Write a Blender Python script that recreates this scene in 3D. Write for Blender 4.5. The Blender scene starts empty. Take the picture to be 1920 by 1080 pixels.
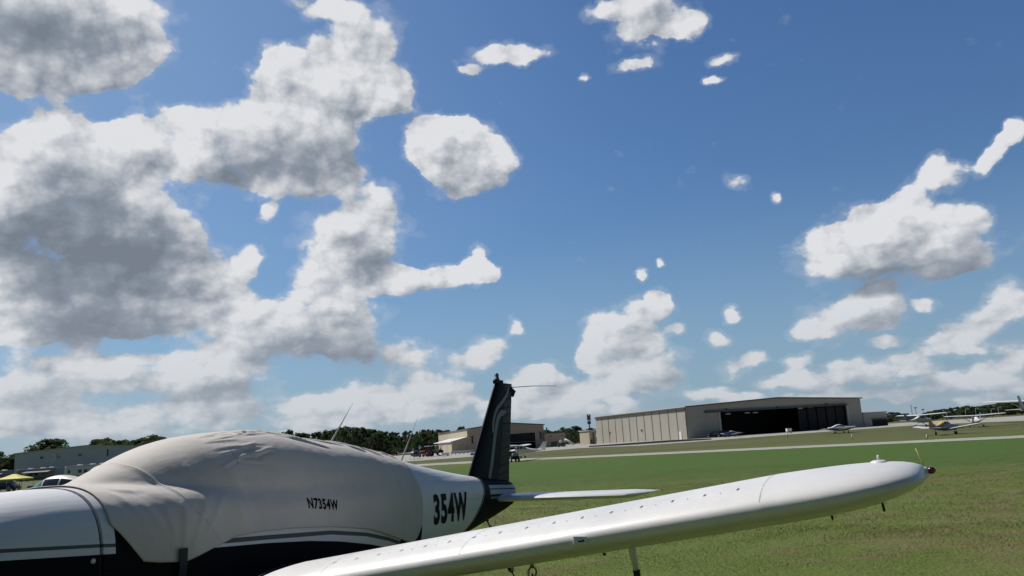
import bpy, math, random
import numpy as np
from mathutils import Vector, Matrix, noise as mnoise
random.seed(7); rng = np.random.default_rng(7)
PI = math.pi
scene = bpy.context.scene
COL = scene.collection

# ------------------------------------------------------------------ camera
F, H, PT, RL = 1569., 1.722, .1837, .0640
def ray(px, py):
    u = px-960; v = 540-py
    a = u*math.cos(RL)+v*math.sin(RL); b = -u*math.sin(RL)+v*math.cos(RL)
    return Vector((a/F, math.cos(PT)-b/F*math.sin(PT), math.sin(PT)+b/F*math.cos(PT)))
CAM = Vector((0, 0, H))
cd = bpy.data.cameras.new("camera"); cam = bpy.data.objects.new("camera", cd); COL.objects.link(cam)
rt = Vector((1, 0, 0)); up0 = Vector((0, -math.sin(PT), math.cos(PT))); fw = Vector((0, math.cos(PT), math.sin(PT)))
xc = math.cos(RL)*rt-math.sin(RL)*up0; yc = math.sin(RL)*rt+math.cos(RL)*up0; zc_ = -fw
cam.matrix_world = Matrix(((xc.x, yc.x, zc_.x, 0), (xc.y, yc.y, zc_.y, 0), (xc.z, yc.z, zc_.z, H), (0, 0, 0, 1)))
cd.sensor_width = 36; cd.lens = F/1920*36; cd.clip_start = .05; cd.clip_end = 9000
scene.camera = cam

def sst(a, b, x):
    t = min(1, max(0, (x-a)/(b-a))); return t*t*(3-2*t)
def tz(x, y):
    r = math.hypot(x, y)
    return -1.25*sst(10, 95, r)*(1-sst(150, 235, r))
def hit(px, py):
    d = ray(px, py); t = 3.
    while t < 4000:
        p = CAM+d*t
        if p.z < tz(p.x, p.y): break
        t *= 1.004
    return Vector((p.x, p.y, tz(p.x, p.y)))
def at(px, depth, z=None):
    """ground point seen in image column px (near the horizon) at forward distance depth"""
    py = 832-.0645*(px-960)
    d = ray(px, py); t = depth/d.y
    x, y = d.x*t, d.y*t
    return Vector((x, y, tz(x, y) if z is None else z))
def pix3(px, py, depth):
    d = ray(px, py); return CAM+d*(depth/d.y)

# ------------------------------------------------------------------ materials
class NT:
    def __init__(s, nt): s.nt = nt
    def n(s, t, **k):
        nd = s.nt.nodes.new(t)
        for a, b in k.items():
            if a == 'i':
                for q, v in b.items():
                    if isinstance(v, bpy.types.NodeSocket): s.nt.links.new(v, nd.inputs[q])
                    else: nd.inputs[q].default_value = v
            else: setattr(nd, a, b)
        return nd
    def l(s, a, b): s.nt.links.new(a, b)
    def math(s, op, a, b=0., c=0., clamp=False):
        nd = s.n('ShaderNodeMath', operation=op, use_clamp=clamp, i={0: a, 1: b})
        if c != 0. or op in ('MULTIPLY_ADD', 'SMOOTH_MAX', 'SMOOTH_MIN'):
            if isinstance(c, bpy.types.NodeSocket): s.l(c, nd.inputs[2])
            else: nd.inputs[2].default_value = c
        return nd.outputs[0]
    def mix(s, f, a, b, blend='MIX'):
        nd = s.n('ShaderNodeMix', data_type='RGBA', blend_type=blend, i={0: f, 6: a, 7: b}); return nd.outputs[2]
    def ss(s, x, a, b):
        nd = s.n('ShaderNodeMapRange', interpolation_type='SMOOTHSTEP', i={0: x, 1: a, 2: b, 3: 0., 4: 1.}); return nd.outputs[0]
def c4(c): return (c[0], c[1], c[2], 1.)
def newmat(name):
    m = bpy.data.materials.new(name); m.use_nodes = True
    nt = m.node_tree; return m, NT(nt), nt.nodes['Principled BSDF']
def mat(name, col, rough=.6, metal=0., var=.12, vs=3., bump=0., bs=40., coat=0., spec=.5, stretch=None):
    m, t, b = newmat(name)
    tc = t.n('ShaderNodeTexCoord').outputs['Object']
    if stretch: tc = t.n('ShaderNodeMapping', i={0: tc, 3: stretch}).outputs[0]
    nz = t.n('ShaderNodeTexNoise', i={'Vector': tc, 'Scale': vs, 'Detail': 6., 'Roughness': .65}).outputs[0]
    f = t.n('ShaderNodeMapRange', i={0: nz, 1: .3, 2: .7, 3: 0., 4: 1.}).outputs[0]
    cc = t.mix(f, c4([x*(1-var) for x in col]), c4([min(1, x*(1+var*.6)) for x in col]))
    t.l(cc, b.inputs['Base Color'])
    rr = t.n('ShaderNodeMapRange', i={0: nz, 1: .3, 2: .7, 3: max(.02, rough-.06), 4: min(1, rough+.08)}).outputs[0]
    t.l(rr, b.inputs['Roughness'])
    b.inputs['Metallic'].default_value = metal; b.inputs['Coat Weight'].default_value = coat
    b.inputs['Coat Roughness'].default_value = .08; b.inputs['Specular IOR Level'].default_value = spec
    if bump:
        nb = t.n('ShaderNodeTexNoise', i={'Vector': tc, 'Scale': bs, 'Detail': 4.}).outputs[0]
        bp = t.n('ShaderNodeBump', i={'Strength': bump, 'Distance': .02, 'Height': nb}); t.l(bp.outputs[0], b.inputs['Normal'])
    return m

# ------------------------------------------------------------------ mesh builder
class MB:
    def __init__(s): s.v = []; s.f = []; s.m = []; s.sm = []
    def add(s, vs, fs, mi=0, smooth=False):
        o = len(s.v); s.v += [tuple(v) for v in vs]
        for f in fs: s.f.append(tuple(i+o for i in f)); s.m.append(mi); s.sm.append(smooth)
    def box(s, c, d, mi=0, rz=0., M=None):
        hx, hy, hz = d[0]/2, d[1]/2, d[2]/2
        vs = [Vector((x, y, z)) for z in (-hz, hz) for x, y in ((-hx, -hy), (hx, -hy), (hx, hy), (-hx, hy))]
        R = M if M is not None else Matrix.Rotation(rz, 3, 'Z')
        vs = [R@v+Vector(c) for v in vs]
        s.add(vs, [(3, 2, 1, 0), (4, 5, 6, 7), (0, 1, 5, 4), (1, 2, 6, 5), (2, 3, 7, 6), (3, 0, 4, 7)], mi)
    def bbox(s, c, d, bev=.05, mi=0, M=None):
        """box with chamfered edges"""
        h = [x/2 for x in d]; b = min(bev, *[x*.49 for x in h]); R = M if M is not None else Matrix.Identity(3)
        import bmesh
        bm = bmesh.new(); bmesh.ops.create_cube(bm, size=1)
        for v in bm.verts: v.co = Vector((v.co.x*d[0], v.co.y*d[1], v.co.z*d[2]))
        bmesh.ops.bevel(bm, geom=bm.edges[:], offset=b, segments=2, affect='EDGES', profile=.5)
        bm.verts.index_update()
        s.add([R@v.co+Vector(c) for v in bm.verts], [[v.index for v in f.verts] for f in bm.faces], mi, False); bm.free()
    def loft(s, rings, closed=True, cap=True, mi=0, smooth=True, mis=None):
        n = len(rings[0]); o = len(s.v)
        for r in rings: s.v += [tuple(p) for p in r]
        for i in range(len(rings)-1):
            for j in range(n if closed else n-1):
                k = (j+1) % n
                s.f.append((o+i*n+j, o+i*n+k, o+(i+1)*n+k, o+(i+1)*n+j)); s.m.append(mis[i] if mis else mi); s.sm.append(smooth)
        if cap and closed:
            s.f.append(tuple(o+j for j in range(n))[::-1]); s.m.append(mi); s.sm.append(False)
            s.f.append(tuple(o+(len(rings)-1)*n+j for j in range(n))); s.m.append(mi); s.sm.append(False)
    def tube(s, pts, rad, n=8, mi=0, cap=True, flat=1.):
        pts = [Vector(p) for p in pts]
        if not hasattr(rad, '__len__'): rad = [rad]*len(pts)
        rings = []; prev = None
        for i, p in enumerate(pts):
            d = (pts[min(i+1, len(pts)-1)]-pts[max(i-1, 0)])
            if d.length < 1e-9: d = Vector((0, 0, 1))
            d.normalize()
            a = Vector((0, 0, 1)) if abs(d.z) < .9 else Vector((1, 0, 0))
            if prev is not None: a = prev
            x = (a-d*a.dot(d)).normalized(); y = d.cross(x); prev = x
            rings.append([p+(x*math.cos(2*PI*k/n)+y*math.sin(2*PI*k/n)*flat)*rad[i] for k in range(n)])
        s.loft(rings, True, cap, mi)
    def lathe(s, prof, M, n=20, mi=0):
        """prof: list of (r, h) about local z, transformed by 4x4 M"""
        rings = [[M@Vector((r*math.cos(2*PI*k/n), r*math.sin(2*PI*k/n), h)) for k in range(n)] for r, h in prof]
        s.loft(rings, True, True, mi)
    def prism(s, poly, a, b, mi=0, smooth=False):
        """poly: list of 3D points, extruded by vector b-a given as Vector offset"""
        p0 = [Vector(p)+Vector(a) for p in poly]; p1 = [Vector(p)+Vector(b) for p in poly]; n = len(poly)
        s.add(p0+p1, [tuple(range(n))[::-1], tuple(range(n, 2*n))]+[(i, (i+1) % n, n+(i+1) % n, n+i) for i in range(n)], mi, smooth)
    def build(s, name, mats, parent=None, fixn=True, auto=None):
        me = bpy.data.meshes.new(name); me.from_pydata(s.v, [], s.f)
        mats = mats if isinstance(mats, (list, tuple)) else [mats]
        for m in mats: me.materials.append(m)
        me.polygons.foreach_set('material_index', s.m); me.polygons.foreach_set('use_smooth', s.sm)
        if fixn:
            import bmesh
            bm = bmesh.new(); bm.from_mesh(me); bmesh.ops.recalc_face_normals(bm, faces=bm.faces); bm.to_mesh(me); bm.free()
        me.update()
        if auto: me.set_sharp_from_angle(angle=math.radians(auto))
        o = bpy.data.objects.new(name, me); COL.objects.link(o)
        if parent: o.parent = parent
        return o
def tag(o, label, cat=None, group=None, kind=None):
    o['label'] = label
    if cat: o['category'] = cat
    if group: o['group'] = group
    if kind: o['kind'] = kind
    return o
def thing(name, label, cat, loc=(0, 0, 0), rz=0., group=None):
    o = bpy.data.objects.new(name, None); COL.objects.link(o); o.empty_display_size = .2
    o.location = loc; o.rotation_euler = (0, 0, rz); return tag(o, label, cat, group)
def copy_thing(root, loc, rz, label, group=None, scale=None):
    r = root.copy(); COL.objects.link(r); r.location = loc; r.rotation_euler = (0, 0, rz); r['label'] = label
    if scale: r.scale = scale
    if group: r['group'] = group
    for ch in root.children:
        c = ch.copy(); COL.objects.link(c); c.parent = r
        for g in ch.children:
            d = g.copy(); COL.objects.link(d); d.parent = c
    return r

# shared materials
M = {}
M['white'] = mat('white_paint', (.66, .655, .64), .33, var=.07, vs=2.5, coat=.3)
M['wingwhite'] = mat('wing_white_paint', (.655, .645, .625), .42, var=.10, vs=1.6, coat=.12, bump=.10, bs=3.5)
M['white2'] = mat('white_paint_dull', (.70, .70, .69), .45, var=.08)
M['cream'] = mat('cream_paint', (.62, .59, .52), .35, var=.08, coat=.3)
M['navy'] = mat('navy_paint', (.007, .008, .013), .5, var=.3, vs=6, coat=0., spec=.10)
M['black'] = mat('black_rubber', (.015, .015, .016), .7, var=.2)
M['blackp'] = mat('black_paint', (.012, .012, .014), .35, coat=.1, spec=.3)
M['grey'] = mat('grey_paint', (.28, .29, .31), .45)
M['dgrey'] = mat('dark_grey_paint', (.08, .085, .09), .5)
M['steel'] = mat('bare_steel', (.35, .35, .36), .4, metal=.9)
M['chain'] = mat('rusty_chain_steel', (.03, .028, .026), .6, metal=.5)
M['alu'] = mat('aluminium', (.6, .6, .62), .35, metal=.9)
M['glass'] = mat('dark_glass', (.02, .025, .03), .06, var=.1, coat=1.)
M['tealglass'] = mat('tinted_windshield', (.10, .22, .22), .06, var=.2, coat=1.)
M['yellow'] = mat('yellow_paint', (.72, .46, .05), .35, coat=.3)
M['ochre'] = mat('ochre_paint', (.50, .33, .06), .45)
M['red'] = mat('red_paint', (.15, .03, .025), .5)
M['green'] = mat('green_paint', (.02, .14, .08), .4)
M['blue'] = mat('blue_paint', (.05, .09, .18), .35, coat=.3)
M['slate'] = mat('slate_blue_paint', (.20, .22, .27), .4, coat=.3)
M['redlamp'] = mat('red_lamp_glass', (.08, .004, .004), .12, coat=1.)
M['post'] = mat('yellow_post_paint', (.55, .50, .24), .5)
M['seam'] = mat('panel_gap', (.36, .36, .35), .6)
M['gap'] = mat('cowl_gap_shadowless', (.05, .05, .05), .7)
M['fast'] = mat('dark_fastener', (.10, .10, .10), .6)

# ------------------------------------------------------------------ lofted fuselage helper
def crom(xs, ys, x):
    xs = list(xs)
    if x <= xs[0]: return ys[0]
    if x >= xs[-1]: return ys[-1]
    i = max(k for k in range(len(xs)) if xs[k] <= x); i = min(i, len(xs)-2)
    h = xs[i+1]-xs[i]; t = (x-xs[i])/h
    def sl(k):
        if k == 0: return (ys[1]-ys[0])/(xs[1]-xs[0])
        if k == len(xs)-1: return (ys[-1]-ys[-2])/(xs[-1]-xs[-2])
        return (ys[k+1]-ys[k-1])/(xs[k+1]-xs[k-1])
    a, b = ys[i], ys[i+1]; m0, m1 = sl(i)*h, sl(i+1)*h
    return a*(2*t**3-3*t*t+1)+m0*(t**3-2*t*t+t)+b*(3*t*t-2*t**3)+m1*(t**3-t*t)
class Fus:
    def __init__(s, body, cab, nexp=2.8, ncab=2.3, zc=None):
        s.b = list(zip(*body)); s.c = list(zip(*cab)); s.n = nexp; s.nc = ncab; s.zc = list(zip(*zc))
    def par(s, st):
        return (crom(s.b[0], s.b[1], st), crom(s.b[0], s.b[2], st), crom(s.b[0], s.b[3], st),
                crom(s.c[0], s.c[1], st), crom(s.c[0], s.c[2], st), crom(s.zc[0], s.zc[1], st))
    def rz(s, p, ph, off=0.):
        zb, zt, w, ct, cw, zc = p
        c, q = math.cos(ph), math.sin(ph)
        def se(w_, h_, n_): return (abs(c/w_)**n_+abs(q/h_)**n_)**(-1/n_)
        if q < 0: r = se(w, zc-zb, s.n)
        else:
            a = se(w, max(.03, zt-zc), s.n)
            if ct > zt-.25 and cw > .03:
                bq = se(cw, max(.03, ct-zc), s.nc); k = .035
                hh = max(0, k-abs(a-bq))/k; r = max(a, bq)+hh*hh*k*.25
            else: r = a
        r += off
        return r*c, zc+r*q
    def pt(s, st, ph, off=0.):
        l, z = s.rz(s.par(st), ph, off); return l, st, z
    def side(s, st, z, off=0.):
        p = s.par(st); a, b = -1.5, 1.5
        for _ in range(30):
            m = (a+b)/2
            if s.rz(p, m, 0)[1] < z: a = m
            else: b = m
        return s.rz(p, a, off)+(a,)
    def ring(s, st, n=48, off=0., y0=0.):
        p = s.par(st)
        out = []
        for k in range(n):
            l, z = s.rz(p, 2*PI*k/n, off); out.append((l, st-y0, z))
        return out
def patch(mb, fus, quad, y0, off=.006, nu=8, nv=6, mi=0, mirror=False):
    """curved panel on the fuselage side; quad = (s,z) corners: bottom-front, bottom-rear, top-rear, top-front"""
    A, B, C_, D = [Vector(q) for q in quad]; vs = []; fs = []
    for j in range(nv+1):
        for i in range(nu+1):
            u, v = i/nu, j/nv
            p = (A*(1-u)+B*u)*(1-v)+(D*(1-u)+C_*u)*v
            l, z, _ = fus.side(p.x, p.y, off); vs.append(((-l if mirror else l), p.x-y0, z))
    for j in range(nv):
        for i in range(nu): a = j*(nu+1)+i; fs.append((a, a+1, a+nu+2, a+nu+1))
    mb.add(vs, fs, mi, True)

def airfoil(n=22, t=.15, m=.02):
    xs = [(1-math.cos(PI*k/n))/2 for k in range(n+1)]
    def th(x): return 5*t*(.2969*math.sqrt(x)-.126*x-.3516*x*x+.2843*x**3-.1036*x**4)
    def cb(x): p = .42; return m/p**2*(2*p*x-x*x) if x < p else m/(1-p)**2*(1-2*p+2*p*x-x*x)
    up = [(x, cb(x)+th(x)) for x in xs]; lo = [(x, cb(x)-th(x)) for x in xs]
    return up[::-1]+lo[1:-1]      # TE top -> LE -> TE bottom
AF = airfoil()
AFS = airfoil(14, .10, 0.)

# ------------------------------------------------------------------ light and sky
SUN_AZ, SUN_EL = math.radians(-61), math.radians(50)      # azimuth from the view direction, left is negative
sd = Vector((math.sin(SUN_AZ)*math.cos(SUN_EL), math.cos(SUN_AZ)*math.cos(SUN_EL), math.sin(SUN_EL)))
ld = bpy.data.lights.new("sun", 'SUN'); ld.energy = 5.0; ld.angle = math.radians(.53); ld.color = (1., .955, .89)
lo = bpy.data.objects.new("sun", ld); COL.objects.link(lo); lo.rotation_euler = sd.to_track_quat('Z', 'Y').to_euler(); lo.location = (0, 0, 30)

w = bpy.data.worlds.new("World"); scene.world = w; w.use_nodes = True
wt = NT(w.node_tree); bg = w.node_tree.nodes['Background']; bg.inputs[1].default_value = .1
w.cycles.sampling_method = 'MANUAL'; w.cycles.sample_map_resolution = 512
sky = wt.n('ShaderNodeTexSky', sky_type='NISHITA'); sky.sun_disc = False
sky.sun_elevation = SUN_EL; sky.sun_rotation = math.atan2(sd.x, sd.y)
sky.altitude = 0; sky.air_density = 1.25; sky.dust_density = .6; sky.ozone_density = 2.2

def uv_of(px, py):
    d = ray(px, py).normalized(); return math.atan2(d.x, d.y), math.asin(d.z)
gen = wt.n('ShaderNodeTexCoord').outputs['Generated']
sp = wt.n('ShaderNodeSeparateXYZ', i={0: gen})
U = wt.math('ARCTAN2', sp.outputs[0], sp.outputs[1]); V = wt.math('ARCSINE', sp.outputs[2])
P0 = wt.n('ShaderNodeCombineXYZ', i={0: U, 1: V}).outputs[0]
# noise space: even high up, squashed a little towards the horizon
Vw = wt.math('ADD', V, wt.math('MULTIPLY', wt.math('LOGARITHM', wt.math('ADD', wt.math('MAXIMUM', V, 0.), .05), math.e), .06))
N0 = wt.n('ShaderNodeCombineXYZ', i={0: wt.math('MULTIPLY', U, .92), 1: Vw}).outputs[0]
def vadd(vec, off): return wt.n('ShaderNodeVectorMath', operation='ADD', i={0: vec, 1: off}).outputs[0]
def warp(vec, src, scale, amp, z, det=3.):
    nz = wt.n('ShaderNodeTexNoise', i={'Vector': vadd(src, (0, 0, z)), 'Scale': scale, 'Detail': det, 'Roughness': .55}).outputs[1]
    a = wt.n('ShaderNodeVectorMath', operation='SUBTRACT', i={0: nz, 1: (.5, .5, .5)}).outputs[0]
    return wt.n('ShaderNodeVectorMath', operation='MULTIPLY_ADD', i={0: a, 1: (amp, amp, 0.), 2: vec}).outputs[0]
PW = warp(warp(P0, N0, 10., .026, 3.), N0, 32., .020, 5., 4.)
Q0 = warp(N0, N0, 34., .012, 7., 4.)
def blobs(lst, vec, grow):
    acc = None
    for b in lst:
        x, y, rx, ry = b[:4]; rot = b[4] if len(b) > 4 else 0; wgt = b[5] if len(b) > 5 else 1.
        u, v = uv_of(x, y); k = grow/F
        mp = wt.n('ShaderNodeMapping', vector_type='TEXTURE', i={0: vec, 1: (u, v, 0), 2: (0, 0, -math.radians(rot)), 3: (rx*k/math.cos(v), ry*k, 1.)})
        g = wt.n('ShaderNodeTexGradient', gradient_type='SPHERICAL', i={0: mp.outputs[0]}).outputs[1]
        if wgt != 1.: g = wt.math('MULTIPLY', g, wgt)
        acc = g if acc is None else wt.math('ADD', acc, g)
    return acc
CL = [(140,430,200,160,0,.6),(85,480,70,60),(140,385,60,50),(90,50,180,110,0,.6),(450,255,170,70,0,.5),(110,400,70,50),(20,425,55,60),(900,330,48,28),(870,300,70,42),(130,545,80,50),(60,470,90,75),(40,390,60,60),(230,430,85,70),(300,480,55,60),(150,40,110,80),(870,305,75,40),(100,40,170,105),(200,60,75,80),(60,130,90,40),(170,125,60,38),(35,170,30,18),
 (115,255,62,50),(30,310,48,50),(150,320,120,70),(100,420,150,120),(200,480,150,120),(300,540,80,75),(60,560,110,60),(215,600,130,45),(345,430,38,32),(30,622,50,25),
 (250,252,50,30),(330,270,110,55),(430,280,110,72),(520,270,110,88),(595,265,84,88),(520,150,52,62),(580,150,70,60),(635,180,80,90),(700,140,75,75),(670,55,80,55),(600,12,70,26),(732,178,46,38),(620,330,70,38),(560,340,60,28),
 (845,272,88,58),(798,252,52,46),(885,270,78,58),(930,312,60,38),(850,345,58,35),
 (705,380,55,38),(620,430,78,58),(700,440,80,58),(650,500,90,48),(590,545,58,40),(855,510,66,28),(790,528,60,24),(730,525,50,26),(890,490,28,40),(920,512,18,22),(755,522,42,20),
 (430,520,52,50),(468,490,28,24),(440,600,90,48),(560,600,110,50),(650,590,78,60),(520,650,130,38),(680,660,80,38),
 (100,700,110,48),(60,765,80,48),(300,720,95,48),(400,690,80,45),(430,745,90,48),(200,675,90,13),(230,800,210,38),(600,775,100,38),(700,760,120,48),(780,680,45,45),(820,740,60,38),(880,680,52,28),(920,652,45,22),(965,620,20,20),(990,720,60,33),(960,765,90,28),
 (1130,612,45,28),(1205,600,62,48),(1235,560,22,30),(1170,640,88,26),(1280,617,24,13),(1180,690,110,42),(1210,725,80,28),(1060,742,60,38),(1100,772,120,20),
 (1200,515,18,15),(1240,495,8,12,40),(1366,580,21,19),(1340,637,27,26),(1375,685,60,24,-15),(1410,665,28,16),(1490,668,35,15),(510,395,30,14,-50),
 (1160,15,90,20),(1225,40,80,48),(1290,50,48,22),(1190,125,52,18),(1350,110,28,11),(1335,148,18,10),(965,98,60,22),(905,105,32,28),(880,135,22,12),(1095,142,16,9),(1380,336,36,22,25),(1450,372,10,16),
 (1775,320,34,34),(1700,380,70,30,-35),(1620,430,80,50),(1560,485,78,48),(1690,460,110,68),(1780,440,68,60),(1800,492,76,22),(1590,590,92,40),(1650,570,60,35),(1520,612,32,18),(1660,640,30,13),(1865,290,50,15,-45),(1905,245,28,16,-45),
 (1895,560,40,38),(1830,612,70,30,-25),(1800,640,58,28),(1905,665,30,25),(1740,570,22,14),
 (1440,722,38,20),(1490,702,42,24),(1545,718,44,18),(1600,690,48,26),(1650,708,40,18),(1700,678,42,20),(1745,706,44,22),(1800,722,44,20),(1845,700,40,22),(1895,722,48,26),(1480,748,60,10),(1580,742,60,12),(1690,740,60,12),(1800,752,60,10),(1330,742,40,14),(1385,752,40,10),(1020,700,36,26),(1075,742,34,20),(1110,668,34,20),(1150,735,36,18),(865,742,34,18),(770,770,44,14),(660,790,40,10),(560,812,50,10)]
DK = [(20,55,150,62,0,1.),(215,495,150,85,0,1.05),(60,460,110,80,0,.45),(200,622,110,30,0,.9),(150,350,90,70,0,.6),(560,300,120,55,0,.62),(440,325,70,26,0,.45),(850,330,70,30,0,.3),
 (655,450,42,24,0,.7),(700,490,60,24,0,.7),(610,665,130,32,0,.95),(690,690,70,20,0,.9),(430,640,60,20,0,.4),(120,740,80,30,0,.5),(430,730,60,20,0,.8),(330,745,50,22,0,.5),(600,620,60,30,0,.4),
 (1750,508,125,26,-6,1.1),(1640,530,90,20,0,.8),(1650,610,60,20,0,.5),(1250,712,60,18,0,.9),(1190,625,60,10,0,.5),(1250,20,70,26,0,.35),(1840,600,60,14,-25,.6),(1600,725,120,10,0,.6),(1700,735,120,14,0,.6)]
# mirrored loose fields of cloud for the rest of the sky come from noise alone
Cs = blobs(CL, PW, 1.30)
C = wt.math('MINIMUM', wt.math('MULTIPLY', Cs, 1.5), 1.3)
lit = wt.math('SUBTRACT', wt.math('MINIMUM', Cs, 1.6), wt.math('MINIMUM', blobs(CL, vadd(PW, (-.016, .022, 0.)), 1.30), 1.6))      # body of the cloud thinner towards the sun: lit side
def fb(src, off, sc=17., det=9., ro=.6):
    return wt.n('ShaderNodeTexNoise', i={'Vector': vadd(src, off), 'Scale': sc, 'Detail': det, 'Roughness': ro}).outputs[0]
def puff(off, det=3.):
    v = wt.n('ShaderNodeTexVoronoi', voronoi_dimensions='2D', feature='SMOOTH_F1', i={'Vector': vadd(Q0, off), 'Scale': 19., 'Smoothness': .3, 'Detail': det, 'Roughness': .52, 'Lacunarity': 2.15}).outputs[0]
    return wt.math('SUBTRACT', 1., v)
SX, SY = -.0065, .0085          # towards the sun
HA = puff((0, 0, 0)); HB = puff((SX, SY, 0)); HC = puff((SX*3, SY*3, 0), 1.)
NA = fb(N0, (0, 0, 0), 17., 11., .70); NB = fb(N0, (SX, SY, 0), 17., 7.)
NL0 = fb(N0, (0, 0, 4.), 7., 3.); NL = fb(N0, (SX*4, SY*4, 4.), 7., 3.)
front = wt.ss(wt.math('ABSOLUTE', U), 1.5, .8)
band = wt.math('MULTIPLY', wt.math('MULTIPLY', wt.ss(V, .15, .02), .16), front)
aside = wt.math('MULTIPLY', wt.ss(wt.math('ABSOLUTE', U), .66, .95), wt.math('MULTIPLY', wt.ss(NL0, .55, .75), .35))   # elsewhere in the sky
C2 = wt.math('ADD', wt.math('ADD', C, band), aside)
dens = wt.math('ADD', wt.math('ADD', C2, -.33), wt.math('ADD', wt.math('MULTIPLY_ADD', HA, .66, -.36), wt.math('MULTIPLY_ADD', NA, .88, -.44)))
soft = wt.math('MULTIPLY_ADD', wt.ss(NL0, .35, .65), .30, .26)
alpha = wt.ss(dens, 0., wt.math('ADD', soft, wt.math('MULTIPLY', wt.ss(V, .22, .02), .18)))
veil = wt.math('MULTIPLY', wt.ss(dens, -.30, .12), .16)
alpha = wt.math('MAXIMUM', alpha, veil)
dk = wt.math('MINIMUM', wt.math('MULTIPLY', blobs(DK, warp(P0, N0, 20., .03, 9.), 1.4), wt.math('MULTIPLY_ADD', fb(N0, (0, 0, 6.), 12., 4.), 1.7, -.05)), .66)
keep = wt.math('SUBTRACT', 1., wt.math('MULTIPLY', dk, .55))
rel = wt.math('MULTIPLY', wt.math('ADD', wt.math('MULTIPLY', wt.math('SUBTRACT', HA, HB), .36), wt.math('ADD', wt.math('MULTIPLY', wt.math('SUBTRACT', HA, HC), .34), wt.math('MULTIPLY', wt.math('SUBTRACT', NA, NB), .18))), keep)
rel2 = wt.math('MULTIPLY', wt.math('SUBTRACT', NL0, NL), .55)
core = wt.math('ADD', wt.math('MULTIPLY', wt.ss(Cs, .9, 2.6), -.12), wt.math('MULTIPLY', lit, .32))
edge = wt.math('MULTIPLY', wt.ss(dens, .45, .06), .14)
Lg = wt.math('ADD', wt.math('ADD', rel, rel2), wt.math('ADD', wt.math('ADD', core, edge), wt.math('SUBTRACT', .87, dk)), 0., clamp=True)
cr = wt.n('ShaderNodeValToRGB', i={0: Lg}); e = cr.color_ramp.elements
e[0].position = 0.; e[0].color = (.185, .215, .265, 1); e[1].position = 1.; e[1].color = (.74, .75, .775, 1)
for p, c_ in ((.3, (.26, .30, .36)), (.55, (.42, .45, .50)), (.8, (.60, .62, .655))):
    el = e.new(p); el.color = c4(c_)
ccol = wt.mix(wt.math('MULTIPLY', wt.ss(V, .22, 0.), .52), cr.outputs[0], (.43, .49, .55, 1))
ccol = wt.n('ShaderNodeVectorMath', operation='SCALE', i={0: ccol, 3: 10.}).outputs[0]
skyc = wt.mix(1., sky.outputs[0], (.43, .60, .82, 1.), 'MULTIPLY')
hz = wt.math('MULTIPLY', wt.math('MAXIMUM', wt.math('MULTIPLY', wt.ss(V, .30, 0.), .55), wt.math('MULTIPLY', wt.ss(U, .25, -.75), .46)), wt.math('MULTIPLY_ADD', front, .7, .3))
skyc = wt.mix(hz, skyc, (2.9, 4.3, 6.0, 1.))
dimk = wt.math('MULTIPLY_ADD', wt.ss(wt.math('ABSOLUTE', U), 1.7, .75), .58, .42)      # sky colour dimmed beside and behind the camera to cut light on shaded sides
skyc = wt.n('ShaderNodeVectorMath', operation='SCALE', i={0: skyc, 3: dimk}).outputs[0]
low = wt.math('MULTIPLY', wt.math('MULTIPLY', wt.ss(V, .05, -.01), .6), front)     # pale air just over the horizon
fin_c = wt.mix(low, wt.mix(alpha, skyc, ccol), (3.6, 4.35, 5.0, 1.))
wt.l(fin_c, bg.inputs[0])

scene.view_settings.view_transform = 'Standard'; scene.view_settings.look = 'None'
scene.view_settings.exposure = 0.; scene.view_settings.gamma = 1.
scene.cycles.use_denoising = True
scene.cycles.max_bounces = 6; scene.cycles.adaptive_threshold = .02; scene.cycles.adaptive_min_samples = 8; scene.cycles.use_adaptive_sampling = True

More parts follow.
